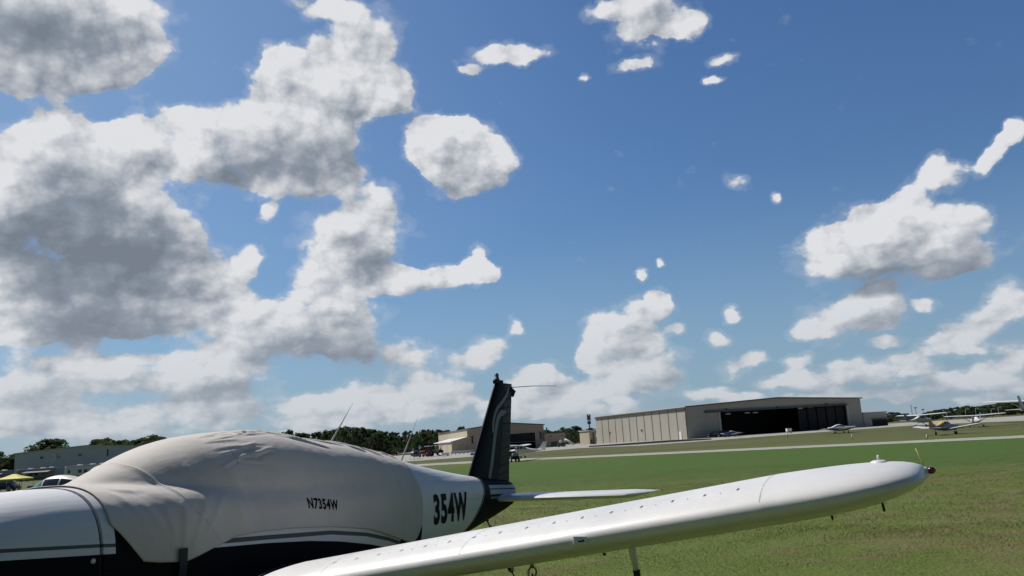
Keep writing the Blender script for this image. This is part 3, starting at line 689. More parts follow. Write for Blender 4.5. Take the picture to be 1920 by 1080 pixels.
# beacon on top, fairing and whisker antenna
mb = MB(); mb.bbox((0, 7.93-S0, 2.515), (.055, .20, .05), .02); bc = mb.build('fin_cap', M['navy'], air)
mb = MB(); mb.lathe([(.035, 0), (.035, .02), (.028, .025), (.028, .075), (.018, .09), (.002, .095)], Matrix.Translation((0, 7.90-S0, 2.535)), 16); mb.build('beacon', M['dgrey'], bc)
mb = MB(); mb.tube([(0, 8.27-S0, 2.44), (.0, 8.34-S0, 2.40), (0, 8.30-S0, 2.34)], [.02, .035, .02], 8); mb.build('antenna_mount', M['black'], rud)
for sgn in (1, -1):
    mb = MB(); p = Vector((0, 8.27-S0, 2.455)); q = Vector((sgn*.50, 8.62-S0, 2.452)); mb.tube([p, p.lerp(q, .5)+Vector((0, 0, .004)), q+Vector((0, 0, -.01))], [.0055, .0045, .003], 6); mb.build('whisker_antenna', M['dgrey'], air)

# stabilator ------------------------------------------------------------
for sgn in (1, -1):
    mb = MB(); rg = []
    for l, le, ch, th in ((.06, 7.40, .76, 1.), (.9, 7.40, .76, 1.), (1.78, 7.40, .76, 1.), (1.88, 7.47, .68, .75), (1.94, 7.60, .54, .45), (1.965, 7.75, .38, .2)):
        rg.append([(sgn*l, le+x*ch-S0, 1.085+y*ch*th*1.15) for x, y in AFS])
    mb.loft(rg); st_ = mb.build('stabilator', M['white'], air, auto=60)
M['antenna'] = mat('weathered_fibreglass', (.36, .36, .35), .6)
# whip antennas on the cabin roof
for (s0_, z0_), (s1_, z1_) in (((4.60, 1.82), (4.955, 2.205)), ((5.71, 1.60), (6.06, 2.06))):
    mb = MB(); p, q = Vector((0, s0_-S0, z0_)), Vector((0, s1_-S0, z1_))
    mb.tube([p, p.lerp(q, .06), p.lerp(q, .4), p.lerp(q, .7), q], [.020, .012, .008, .004, .0015], 8, flat=.6); mb.build('whip_antenna', M['antenna'], air)
# tail tie-down lug
mb = MB(); mb.tube([(0, 7.42-S0, .90), (0, 7.46-S0, .82)], [.02, .015], 8); mb.build('tail_lug', M['black'], air)

# lettering --------------------------------------------------------------
def text_mesh(body, h, wscale, bold=.0, shear=0.):
    cu = bpy.data.curves.new('txt', 'FONT'); cu.body = body; cu.size = 1.; cu.offset = bold; cu.shear = shear; cu.resolution_u = 4; cu.space_character = 1.12
    ob = bpy.data.objects.new('txt', cu); COL.objects.link(ob); bpy.context.view_layer.update()
    me = bpy.data.meshes.new_from_object(ob.evaluated_get(bpy.context.evaluated_depsgraph_get())); bpy.data.objects.remove(ob)
    import bmesh
    bm = bmesh.new(); bm.from_mesh(me); bmesh.ops.triangulate(bm, faces=bm.faces)
    for _ in range(2): bmesh.ops.subdivide_edges(bm, edges=[e_ for e_ in bm.edges if e_.calc_length() > .12], cuts=1)
    bmesh.ops.triangulate(bm, faces=bm.faces); bm.verts.index_update()
    v = np.array([q.co[:2] for q in bm.verts]); f = [[q.index for q in p.verts] for p in bm.faces]; bm.free(); bpy.data.meshes.remove(me)
    v -= v.min(0); v *= h/v[:, 1].max(); v[:, 0] *= wscale; return v, f
def decal(name, body, s0, s1, zb0, zb1, h, m, parent, surf, bold=.02, shear=0.):
    v, f = text_mesh(body, 1., 1., bold, shear); W_ = v[:, 0].max(); mb = MB(); vs = []
    for x, y in v:
        s = s0+(s1-s0)*x/W_; z = (zb0+(zb1-zb0)*x/W_)+h*y; vs.append(surf(s, z))
    mb.add(vs, f, 0); return mb.build(name, m, parent, fixn=False)
def onfus(o):
    def f(s, z):
        l, zz_, _ = fus.side(s, z, o); return (l, s-S0, zz_)
    return f
M['letter'] = mat('black_vinyl_letters', (.007, .008, .010), .6, spec=.05)
decal('registration', '354W', 5.56, 6.44, .985, .950, .295, M['letter'], fuse, onfus(.004), .042, .06)

# ------------------------------------------------------------------ the cabin cover (a cloth of its own)
cov = thing('cabin_cover', 'beige canvas cover tied over the airplane cabin, with small black lettering on its side', 'cover', (PX, PY, 0), -PYAW)
HEM = [(1.875,1.40),(2.09,1.155),(2.2,1.135),(2.40,1.112),(2.62,1.165),(2.83,1.212),(2.97,1.222),(3.4,1.205),(3.85,1.165),(4.35,1.092),(4.7,.995),(5.0,.91),(5.12,.875),(5.2,.93),(5.27,1.02),(5.30,1.08)]
def fbm(x, y, z, o=4): return mnoise.fractal(Vector((x, y, z)), .9, 2.1, o)
CREASE = []
cr_ = random.Random(5)
for k in range(20):      # fan of folds above the windshield corner
    s0_ = cr_.uniform(2.85, 3.35); a0_ = cr_.uniform(44, 78); ln = cr_.uniform(.22, .55)
    CREASE.append((s0_, a0_*.0105, s0_+ln, (a0_+cr_.uniform(2, 14)-ln*16)*.0105, cr_.uniform(.008, .014), cr_.uniform(.004, .007)))
for s0_, a0_, s1_, a1_ in ((3.35,86,3.95,66),(3.5,84,4.05,68),(3.6,72,4.2,60),(4.0,84,4.45,64),(4.35,80,4.75,62),(4.58,86,4.98,56),(4.62,88,5.05,62),(4.7,84,5.2,66),(4.85,80,5.1,60),(5.0,84,5.28,64),(5.05,76,5.25,58),(4.5,70,4.72,58),(5.1,88,5.3,74)):
    CREASE.append((s0_, a0_*.0105, s1_, a1_*.0105, .014, .0125))
for s0_, a0_, s1_, a1_, h_ in ((2.12,33,2.33,-4,.010),(2.25,30,2.345,-4,.011),(2.42,30,2.37,-4,.012),(2.62,28,2.40,-4,.012),(2.80,30,2.45,0,.010),(2.72,36,2.98,2,.014),(2.86,48,3.06,4,.022),(3.12,44,3.22,8,.010),(1.98,48,2.10,20,.006),(2.02,52,2.16,40,.008),(2.04,46,2.22,42,.007),(2.5,50,2.62,40,.007),(2.6,56,2.7,40,.009)):
    CREASE.append((s0_, a0_*.0105, s1_, a1_*.0105, .026, h_*.48))
def wrinkle(s, ph):
    """height of the cloth above the skin"""
    a = math.degrees(ph)
    o = .016
    # soft sag folds running down the side
    k = sst(70, 35, a)*sst(-30, 10, a)
    o += .012*k*fbm(s*2.2+ph*.8, ph*.5, 3.)
    # windshield side: cloth bridges the post, hanging folds below
    o += .030*math.exp(-((s-2.62)/.30)**2)*math.exp(-((a-28)/26)**2)
    o += .008*math.exp(-((s-2.45)/.28)**2)*sst(45, 0, a)*(.5+.5*math.sin((s+.25*ph)*26))*.7
    o += .014*math.exp(-((s-2.95)/.18)**2)*sst(50, 15, a)*math.sin((s+.10*ph)*22)
    # creases: sharp folds, each along its own line
    arc = a*.0105
    for s0_, a0_, s1_, a1_, w_, h_ in CREASE:
        if s < min(s0_, s1_)-.08 or s > max(s0_, s1_)+.08: continue
        dx, dy = s1_-s0_, a1_-a0_; L2 = dx*dx+dy*dy; t = ((s-s0_)*dx+(arc-a0_)*dy)/L2
        if t < 0 or t > 1: continue
        L1 = math.sqrt(L2); d = ((s-s0_)*dy-(arc-a0_)*dx)/L1+.008*math.sin(t*4+s0_*40)
        if abs(d) > 4*w_: continue
        o += h_*math.sin(PI*t)**.6*(math.exp(-(d/w_)**2)-.55*math.exp(-((d-1.7*w_)/(1.2*w_))**2))
    # seams: over the deck at the windshield foot, and down behind the post
    o += .007*math.exp(-((s-(2.30+.0033*max(0, 75-a)))/.012)**2)*sst(24, 36, a)
    o += .004*math.exp(-((s-4.93)/.010)**2)
    # antenna feet push the roof up
    o += .010*math.exp(-((s-4.55)/.08)**2)*sst(78, 90, a)
    o += .020*math.exp(-((s-5.22)/.06)**2-((a-90)/10)**2)
    return max(.008, o)
def covpt(s, ph, sgn=1, extra=0.):
    a = ph if ph <= PI/2 else PI-ph
    o = wrinkle(s, a)+extra
    if ph > PI/2: o += .002*fbm(s*3, ph*3, 4)
    l, z = fus.rz(fus.par(s), ph, o); return (l, s-S0, z)
ns_, na_ = 380, 210; rows = []
for i in range(ns_+1):
    s = 1.875+(5.30-1.875)*i/ns_; ph0 = fus.side(s, float(np.interp(s, [h[0] for h in HEM], [h[1] for h in HEM])))[2]
    rows.append([covpt(s, ph0+(PI-2*ph0)*k/na_) for k in range(na_+1)])
mb = MB(); mb.loft(rows, False, False)
def cloth(name):
    m, t, b = newmat(name); tc = t.n('ShaderNodeTexCoord').outputs['Object']
    n1 = t.n('ShaderNodeTexNoise', i={'Vector': tc, 'Scale': 2.2, 'Detail': 6., 'Roughness': .65}).outputs[0]
    wv = t.n('ShaderNodeTexNoise', i={'Vector': t.n('ShaderNodeMapping', i={0: tc, 3: (30, 260, 260)}).outputs[0], 'Scale': 1., 'Detail': 1.}).outputs[0]
    st = t.n('ShaderNodeTexNoise', i={'Vector': t.n('ShaderNodeMapping', i={0: tc, 3: (1., 5., .6)}).outputs[0], 'Scale': 1.5, 'Detail': 5., 'Roughness': .7}).outputs[0]
    c_ = t.mix(t.ss(n1, .3, .7), (.525, .485, .44, 1), (.58, .54, .49, 1))
    c_ = t.mix(t.math('MULTIPLY', t.ss(st, .5, .75), .18), c_, (.36, .34, .31, 1))
    t.l(c_, b.inputs['Base Color']); b.inputs['Roughness'].default_value = .8; b.inputs['Sheen Weight'].default_value = .15; b.inputs['Specular IOR Level'].default_value = .2
    wr = t.n('ShaderNodeTexNoise', i={'Vector': t.n('ShaderNodeMapping', i={0: tc, 2: (.5, 0, 0), 3: (3., 3., 8.)}).outputs[0], 'Scale': 1.3, 'Detail': 4., 'Roughness': .5}).outputs[0]
    b1 = t.n('ShaderNodeBump', i={'Strength': .25, 'Distance': .03, 'Height': wr})
    b2 = t.n('ShaderNodeBump', i={'Strength': .08, 'Distance': .004, 'Height': wv, 'Normal': b1.outputs[0]}); t.l(b2.outputs[0], b.inputs['Normal']); return m
M['cloth'] = cloth('beige_canvas')
M['stitch'] = mat('seam_tape', (.30, .28, .25), .85)
cm_ = mb.build('canvas', M['cloth'], cov, fixn=False)
sm_ = cm_.modifiers.new('thick', 'SOLIDIFY'); sm_.thickness = .004; sm_.offset = -1
# hem binding
hp = []
for i in range(0, ns_+1, 4): hp.append(rows[i][0])
mb = MB(); mb.tube(hp, .0035, 6); mb.build('hem', M['stitch'], cov)
mb = MB(); mb.tube(rows[-1][::4], .0055, 6); mb.build('hem', M['cloth'], cov)
for path in ([(2.30+.0033*max(0, 75-a), a) for a in range(90, 24, -2)], [(2.465+.28*k/14, 24-30*k/14) for k in range(15)], [(4.93, a) for a in range(90, 4, -4)], [(3.02, a) for a in range(90, 40, -3)]):
    mb = MB(); q = []
    for s, a in path:
        hz_ = float(np.interp(s, [h[0] for h in HEM], [h[1] for h in HEM])); ph = max(math.radians(a), fus.side(s, hz_)[2]); q.append(covpt(s, ph, 1, .0015))
    mb.tube(q, .0032, 6); mb.build('seam', M['stitch'], cov)
# strap hanging from the hem to the belly
mb = MB(); q = []
for k in range(7):
    z = 1.195-.10*k; l, zz_, _ = fus.side(2.36, z, (.052, .046, .03)[k] if k < 3 else .014); q.append([(l-.004, 2.325-S0+.004*k, zz_), (l+.004, 2.325-S0+.004*k, zz_), (l+.004, 2.385-S0+.004*k, zz_), (l-.004, 2.385-S0+.004*k, zz_)])
mb.loft(q, smooth=False); mb.build('strap', M['black'], cov)
def oncov(s, z):
    ph = fus.side(s, z)[2]; l, y, zz_ = covpt(s, ph, 1, .007); return (l, y, zz_)
decal('lettering', 'N7354W', 3.575, 3.93, 1.325, 1.275, .082, M['letter'], cov, oncov, .035, .12)

# ------------------------------------------------------------------ tie-down chains
def chain(label, a, b, n, wid=.022, sag=.0):
    c_ = thing('tie_down_chain', label, 'chain', (0, 0, 0), 0., 'chains tying the airplane down')
    c_.location = b; mb = MB(); a, b = Vector(a)-Vector(b), Vector((0, 0, 0)); L_ = (a-b).length/n
    for k in range(n):
        p = a.lerp(b, (k+.5)/n)+Vector((sag*math.sin(PI*(k+.5)/n), 0, 0)); d = (b-a).normalized()
        x = d.cross(Vector((0, 0, 1)) if abs(d.z) < .9 else Vector((1, 0, 0))).normalized(); y = d.cross(x)
        if k % 2: x = y
        mb.tube([p+d*math.cos(t)*L_*.66+x*math.sin(t)*wid for t in np.linspace(0, 2*PI, 15)], wid*.30, 6, cap=False)
    mb.build('links', M['chain'], c_)
    mb = MB(); mb.tube([(0, 0, -.12), (0, 0, .02)], .015, 8); mb.build('ground_anchor', M['steel'], c_)
RW = Matrix.Rotation(-PYAW, 4, 'Z')
def loc2w(l, s, z): return Matrix.Translation((PX, PY, 0))@RW@Vector((l, s-S0, z))
chain('dark steel chain hanging from the lug under the tail of the covered airplane', loc2w(0, 7.45, .83), loc2w(.35, 7.55, .02), 11, .026)
chain('dark chain hanging from the ring under the bright near wing', loc2w(2.86, 2.95, WZ0+WK*2.86-.165), loc2w(2.95, 3.05, .02), 16, .018)
# ------------------------------------------------------------------ buildings
M['tanwall'] = mat('tan_ribbed_metal', (.47, .385, .295), .6, var=.08, vs=.3, stretch=(1, 1, .2))
M['tanlight'] = mat('cream_ribbed_metal', (.44, .385, .29), .6, var=.08, vs=.3)
M['beige'] = mat('beige_ribbed_metal', (.37, .35, .30), .6, var=.07, vs=.25, stretch=(1, 1, .2))
M['greige'] = mat('beige_front_metal', (.47, .435, .375), .6, var=.07, vs=.25)
M['greywall'] = mat('grey_ribbed_metal', (.58, .63, .68), .6, var=.08, vs=.3)
M['trim'] = mat('brown_trim', (.13, .11, .09), .6)
M['roofw'] = mat('pale_metal_roof', (.60, .60, .58), .5)
M['dark'] = mat('unlit_interior', (.02, .021, .024), .9)  # near-black colour stands in for the shade inside door openings
M['doorpanel'] = mat('dark_door_panel', (.014, .015, .018), .7, var=.25, vs=.5)
M['lampw'] = mat('white_lamp_housing', (.7, .7, .7), .5)

def frame(pl, dl, pr, dr):
    """building frame: origin at the front-left corner, x along the front to the right corner"""
    a, b = at(pl, dl), at(pr, dr); L_ = (Vector((b.x-a.x, b.y-a.y))).length
    return a, math.atan2(b.y-a.y, b.x-a.x), L_
def onwall(px, py, o, rz, y0=0.):
    """(u, height) of pixel on the vertical plane y=y0 of a building frame"""
    R_ = Matrix.Rotation(-rz, 3, 'Z'); c_ = R_@(CAM-o); d = R_@ray(px, py); t = (y0-c_.y)/d.y; p = c_+d*t; return p.x, p.z
def onside(px, py, o, rz, x0=0.):
    R_ = Matrix.Rotation(-rz, 3, 'Z'); c_ = R_@(CAM-o); d = R_@ray(px, py); t = (x0-c_.x)/d.x; p = c_+d*t; return p.y, p.z

# large hangar
o, rz, W_ = frame(1290, 225, 1618, 249)
o.z = tz(o.x, o.y)-.15
hg = thing('hangar', 'huge beige hangar with a wide dark door opening, right of the black tail fin', 'hangar', o, rz)
ev = onwall(1284.5, 765, o, rz)[1]; pk_u, pk = onwall(1457, 746, o, rz); D_ = onside(1118, 800, o, rz)[0]; pk_u = W_/2
evr = onwall(1613, 745, o, rz)[1]; ev = (ev+evr)/2; pk = ev+(pk-ev)*.9
dl, dz1 = onwall(1350, 771, o, rz); dr, dz2 = onwall(1586, 760, o, rz); dz_ = (dz1+dz2)/2
T_ = .35
mb = MB()
def wallpoly(poly, y0, y1, mi=0): mb.prism([(x, y0, z) for x, z in poly], (0, 0, 0), (0, y1-y0, 0), mi)
wallpoly([(0, 0), (dl, 0), (dl, dz_), (0, dz_)], 0, T_); wallpoly([(dr, 0), (W_, 0), (W_, dz_), (dr, dz_)], 0, T_)
wallpoly([(0, dz_), (W_, dz_), (W_, ev), (pk_u, pk), (0, ev)], 0, T_)
mb.build('front_wall', M['greige'], hg)
mb = MB(); mb.box((T_/2, D_/2+T_/2, ev/2), (T_, D_-T_, ev)); nrib = 12
mb.build('side_wall', M['beige'], hg)
mb = MB(); mb.box((W_-T_/2, D_/2+T_/2, ev/2), (T_, D_-T_, ev)); mb.build('side_wall', M['greige'], hg)
mb = MB(); mb.prism([(0, 0, 0), (W_, 0, 0), (W_, 0, ev), (pk_u, 0, pk), (0, 0, ev)], (0, D_, 0), (0, D_+T_, 0)); mb.build('back_wall', M['greige'], hg)
mb = MB()
for k in range(nrib): mb.box((-.05, D_*(k+.02)/nrib+.25, ev/2-.1), (.1, .16, ev-.25))
mb.build('wall_joint', mat('joint_grey', (.22, .21, .185), .6), hg)
mb = MB()
for xa, za, xb, zb in ((-.5, ev-.03, pk_u, pk+.12), (pk_u, pk+.12, W_+.5, ev-.03)):
    mb.prism([(xa, 0, za+.03), (xb, 0, zb+.03), (xb, 0, zb+.22), (xa, 0, za+.22)], (0, -.5, 0), (0, D_+.8, 0))
mb.build('roof', M['roofw'], hg)
mb = MB(); mb.box((-.42, D_/2, ev-.16), (.16, D_+.6, .22)); mb.build('gutter', M['trim'], hg)
mb = MB(); mb.prism([(-.5, 0, ev-.12), (pk_u, 0, pk-.02), (W_+.5, 0, ev-.12), (W_+.5, 0, ev+.16), (pk_u, 0, pk+.26), (-.5, 0, ev+.16)], (0, -.56, 0), (0, -.44, 0)); mb.build('rake_trim', M['trim'], hg)
# open door: header rail running on past the opening, stacked leaves at the right, dim interior
ul, zl_ = onwall(1321, 772.5, o, rz)
mb = MB(); mb.box(((ul+dr)/2, -.35, dz_+.10), (dr-ul, .7, .45)); mb.build('door_header', M['dgrey'], hg)
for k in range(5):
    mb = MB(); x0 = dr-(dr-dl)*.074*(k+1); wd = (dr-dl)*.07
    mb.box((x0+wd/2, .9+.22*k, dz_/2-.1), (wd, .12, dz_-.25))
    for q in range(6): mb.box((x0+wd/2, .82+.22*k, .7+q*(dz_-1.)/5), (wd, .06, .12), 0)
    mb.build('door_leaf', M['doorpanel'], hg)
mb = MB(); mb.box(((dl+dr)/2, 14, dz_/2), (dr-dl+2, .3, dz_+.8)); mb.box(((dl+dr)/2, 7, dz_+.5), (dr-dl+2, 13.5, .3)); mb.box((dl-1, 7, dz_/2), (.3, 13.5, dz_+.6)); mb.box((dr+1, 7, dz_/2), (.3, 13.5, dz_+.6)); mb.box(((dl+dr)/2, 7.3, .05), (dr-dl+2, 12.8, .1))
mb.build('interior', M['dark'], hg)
mb = MB(); mb.box((dl-.35, -.08, dz_/2), (.5, .16, dz_-.2)); mb.build('door_post', M['roofw'], hg)
mb = MB(); mb.box((dr+.35, -.08, dz_/2), (.5, .16, dz_-.2)); mb.build('door_post', M['roofw'], hg)
for px, py in ((1365, 776), (1401, 774), (1416, 773.5), (1500, 765.5), (1519, 763)):
    u, z = onwall(px, py, o, rz, .6); mb = MB(); mb.bbox((u, .6, z), (1.5, .5, .3), .1); mb.build('ceiling_lamp', M['lampw'], hg)
for px, py in ((1361, 767), (1456, 763), (1549, 757)):
    u, z = onwall(px, py, o, rz); mb = MB(); mb.bbox((u, -.2, z), (.7, .4, .25), .08); mb.build('wall_lamp', M['dgrey'], hg)
y_, _ = onside(1276.5, 818, o, rz); mb = MB(); mb.box((-.07, y_, 1.15), (.1, 1.2, 2.3)); dd = mb.build('side_door', M['lampw'], hg)
mb = MB(); mb.bbox((-.13, y_-.4, 1.05), (.06, .12, .06), .02); mb.build('handle', M['steel'], dd)
for px in (1144, 1204):
    y_, z = onside(px, 815, o, rz); mb = MB(); mb.bbox((-.12, y_, 3.4), (.22, .5, .5), .06); mb.build('vent_box', M['dgrey'], hg)
mb = MB(); mb.tube([(-.1, .25, 0), (-.1, .25, ev-.2)], .09, 6); mb.build('downpipe', M['trim'], hg)

def shed(name, label, pl, dl_, pr, dr_, h, dep, m, roofm, gable=0., cat='building'):
    o, rz, W = frame(pl, dl_, pr, dr_); t = thing(name, label, cat, o, rz)
    mb = MB(); mb.prism([(0, 0, 0), (W, 0, 0), (W, 0, h), (W/2, 0, h+gable), (0, 0, h)] if gable else [(0, 0, 0), (W, 0, 0), (W, 0, h), (0, 0, h)], (0, 0, 0), (0, dep, 0)); mb.build('wall', m, t)
    mb = MB()
    if gable:
        for xa, za, xb, zb in ((-.3, h, W/2, h+gable), (W/2, h+gable, W+.3, h)):
            mb.prism([(xa, 0, za+.02), (xb, 0, zb+.02), (xb, 0, zb+.25), (xa, 0, za+.25)], (0, -.3, 0), (0, dep+.3, 0))
    else: mb.box((W/2, dep/2, h+.12), (W+.5, dep+.5, .2))
    mb.build('roof', roofm, t); return t, o, rz, W
# low annexes on either side of the hangar
t, o2, rz2, W2 = shed('annex', 'small pale annex against the far left end of the huge hangar', 1105.5, 262, 1117.5, 263, 4.1, 6, M['tanlight'], M['roofw'])
mb = MB(); mb.box((W2*.62, -.06, 1.9), (.5, .1, 3.6)); mb.build('door', M['trim'], t)
mb = MB(); mb.box((W2*.25, -.06, .9), (.7, .1, 1.2)); mb.build('hatch', M['dgrey'], t)
t, o2, rz2, W2 = shed('annex', 'low grey annex with a dark doorway at the right end of the huge hangar', 1620, 252, 1664, 262, 4.1, 12, M['greige'], M['roofw'])
for a, b, h_ in ((.33, .98, 2.0),):
    mb = MB(); mb.box((W2*(a+b)/2, -.05, h_/2), (W2*(b-a), .12, h_)); mb.build('doorway', M['dark'], t)
    mb = MB(); mb.box((W2*(a+b)/2, -.5, h_+.15), (W2*(b-a)+.4, 1., .15)); mb.build('awning', M['dgrey'], t)

# tan hangar with lean-to
o, rz, W_ = frame(877, 248, 1021, 254)
th_ = thing('hangar', 'smaller tan hangar with a lean-to, partly behind the black tail fin', 'hangar', o, rz)
ev = onwall(876, 806, o, rz)[1]; evr = onwall(1021, 796, o, rz)[1]; pk = onwall(945, 793.5, o, rz)[1]; D_ = onside(822, 811, o, rz)[0]
D_ = min(60, max(14, D_))
u0, zd = onwall(951, 814, o, rz); u1, _ = onwall(1003, 811, o, rz); u0 = onwall(925, 815, o, rz)[0]
T_ = .3; ev = (ev+evr)/2; pk = max(pk, ev+1.)
mb = MB(); wallpoly([(0, 0), (u0, 0), (u0, zd), (0, zd)], 0, T_); wallpoly([(u1, 0), (W_, 0), (W_, zd), (u1, zd)], 0, T_); wallpoly([(0, zd), (W_, zd), (W_, ev), (W_/2, pk), (0, ev)], 0, T_)
mb.build('front_wall', M['tanwall'], th_)
mb = MB(); mb.box((T_/2, D_/2+T_/2, ev/2), (T_, D_-T_, ev)); mb.build('side_wall', M['tanlight'], th_)
mb = MB(); mb.box((W_-T_/2, D_/2+T_/2, ev/2), (T_, D_-T_, ev)); mb.build('side_wall', M['tanwall'], th_)
mb = MB(); mb.prism([(0, 0, 0), (W_, 0, 0), (W_, 0, ev), (W_/2, 0, pk), (0, 0, ev)], (0, D_, 0), (0, D_+T_, 0)); mb.build('back_wall', M['tanwall'], th_)
mb = MB()
for xa, za, xb, zb in ((-.3, ev, W_/2, pk), (W_/2, pk, W_+.3, ev)): mb.prism([(xa, 0, za+.03), (xb, 0, zb+.03), (xb, 0, zb+.25), (xa, 0, za+.25)], (0, -.3, 0), (0, D_+.5, 0))
mb.build('roof', M['trim'], th_)
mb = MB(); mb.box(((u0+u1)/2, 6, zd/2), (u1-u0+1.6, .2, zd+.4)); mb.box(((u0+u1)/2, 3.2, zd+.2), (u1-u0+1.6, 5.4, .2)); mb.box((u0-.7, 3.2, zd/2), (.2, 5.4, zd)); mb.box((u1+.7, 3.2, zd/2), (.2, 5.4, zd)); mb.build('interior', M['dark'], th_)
for q in range(4):
    mb = MB(); mb.box(((u0+u1)/2, .55, zd*(.70-.0*q)+.0), (.01, .01, .01)); 
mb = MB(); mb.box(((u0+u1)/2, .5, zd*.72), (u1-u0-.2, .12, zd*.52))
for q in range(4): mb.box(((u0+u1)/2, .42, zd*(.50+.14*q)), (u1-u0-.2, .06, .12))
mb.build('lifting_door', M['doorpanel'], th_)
mb = MB(); mb.box(((u0+u1)/2, .40, zd*.445), (u1-u0-.2, .2, .16)); mb.build('door_sill', M['grey'], th_)
for px0, px1, y0, y1 in ((883.4, 887.6, 817.5, 832), (1011.3, 1015.8, 809.5, 823.5)):
    a, z1 = onwall(px0, y0, o, rz); b, z0 = onwall(px1, y1, o, rz); mb = MB(); mb.box(((a+b)/2, -.05, (z0+z1)/2), (b-a, .14, z1-z0)); wn = mb.build('window', M['glass'], th_)
    mb = MB()
    for x_ in (a-.1, b+.1): mb.box((x_, -.06, (z0+z1)/2), (.18, .2, z1-z0+.36))
    for z_ in (z0-.1, z1+.1): mb.box(((a+b)/2, -.06, z_), (b-a, .2, .18))
    mb.build('window_frame', M['tanlight'], wn)
# lean-to along the left wall
lw, lz = onwall(847, 835, o, rz); lw = -lw; zr_ = onwall(877, 820, o, rz)[1]; ze_ = zr_-1.0
LD = min(D_-2, 22)
mb = MB(); mb.prism([(-lw, 0, 0), (-.02, 0, 0), (-.02, 0, zr_-.06), (-lw, 0, ze_-.06)], (0, .04, 0), (0, LD, 0)); lt = mb.build('lean_to', M['tanwall'], th_)
mb = MB(); mb.prism([(-lw-.4, 0, ze_-.1), (-.03, 0, zr_), (-.03, 0, zr_+.16), (-lw-.4, 0, ze_+.06)], (0, -.35, 0), (0, LD+9, 0)); mb.build('roof', M['roofw'], lt)
for k in range(3): mb = MB(); mb.box((-lw+.0, LD+3*k+2.5, ze_/2-.1), (.15, .15, ze_-.1)); mb.build('porch_post', M['grey'], lt)
mb = MB(); mb.box((-lw-.04, LD*.45, ze_/2-.3), (.08, 3.4, ze_-.7)); mb.build('sliding_door', M['tanlight'], lt)
mb = MB(); mb.box((-lw/2-.3, LD+.6, 1.4), (lw-1., .2, 2.4)); mb.build('store_front', M['dark'], lt)
t, o2, rz2, W2 = shed('annex', 'low tan annex on the right of the smaller tan hangar', 1021.8, 253, 1060, 256, 4.0, 10, M['tanwall'], M['trim'])
mb = MB(); mb.box((W2*.45, -.05, .9), (2.2, .1, 1.4)); mb.build('shutter', M['trim'], t)
for q in (.3, .85):
    mb = MB(); mb.bbox((W2*q, -.15, 3.2), (.5, .3, .25), .08); mb.build('wall_lamp', M['dgrey'], t)

# grey building on the left
o, rz, W_ = frame(26, 288, 290, 300)
gb = thing('building', 'long grey metal building beyond the motorhomes on the left', 'building', o, rz)
h0 = onwall(27, 852, o, rz)[1]; pk = onwall(140, 837.5, o, rz)[1]
mb = MB(); mb.prism([(0, 0, -1), (W_, 0, -1), (W_, 0, h0), (W_/2, 0, pk), (0, 0, h0)], (0, 0, 0), (0, 40, 0)); mb.build('wall', M['greywall'], gb)
mb = MB()
for xa, za, xb, zb in ((-.3, h0, W_/2, pk), (W_/2, pk, W_+.3, h0)): mb.prism([(xa, 0, za+.03), (xb, 0, zb+.03), (xb, 0, zb+.35), (xa, 0, za+.35)], (0, -.4, 0), (0, 40.5, 0))
mb.build('roof', M['roofw'], gb)
for px, py in ((78, 858), (150, 853)):
    u, z = onwall(px, py, o, rz); mb = MB(); mb.bbox((u, -.2, z), (.8, .4, .6), .1); mb.build('wall_lamp', M['dgrey'], gb)
for px, y0, y1 in ((202, 842, 855),):
    u, z1 = onwall(px, y0, o, rz); _, z0 = onwall(px, y1, o, rz); mb = MB(); mb.box((u, -.05, (z0+z1)/2), (.5, .1, z1-z0)); mb.build('louvre', M['dgrey'], gb)

# ------------------------------------------------------------------ masts, posts, flag
def at3(px, depth): return at(px, depth)
t = thing('cell_tower', 'slim cell tower with stacked antenna platforms left of the huge hangar', 'tower', at(1107, 420))
zt = pix3(1106, 778, 420).z-t.location.z
mb = MB(); mb.tube([(0, 0, 0), (0, 0, zt*.97)], [.40, .22], 8); mb.build('mast', M['dgrey'], t)
for q in (.97, .86, .72):
    mb = MB()
    for k in range(3):
        a = 2*PI*k/3
        mb.box((.75*math.cos(a), .75*math.sin(a), zt*q), (.28, .28, 1.5), 0, a)
        mb.tube([(0, 0, zt*q), (.75*math.cos(a), .75*math.sin(a), zt*q)], .06, 5)
        mb.box((.75*math.cos(a+1), .75*math.sin(a+1), zt*q), (.28, .28, 1.5), 0, a+1)
    mb.build('antenna_platform', M['dgrey'], t)
for px, py, dep, lab in ((1711.5, 760, 330, 'tallest of the thin masts to the right of the huge hangar'), (1719, 763, 330, 'second thin mast right of the huge hangar, topped by a small lamp'), (1732.5, 766, 330, 'shortest of the thin masts right of the huge hangar, with a cross arm')):
    p = at(px, dep); t = thing('mast', lab, 'mast', p); h = pix3(px, py, dep).z-p.z
    mb = MB(); mb.tube([(0, 0, 0), (0, 0, h)], [.17, .10], 6); mb.build('pole', M['dgrey'], t)
    mb = MB(); mb.bbox((0, 0, h-.3 if px > 1715 else h*.98), (1.2 if px > 1715 else .4, .35, .3), .08); mb.build('head', M['dgrey'], t)
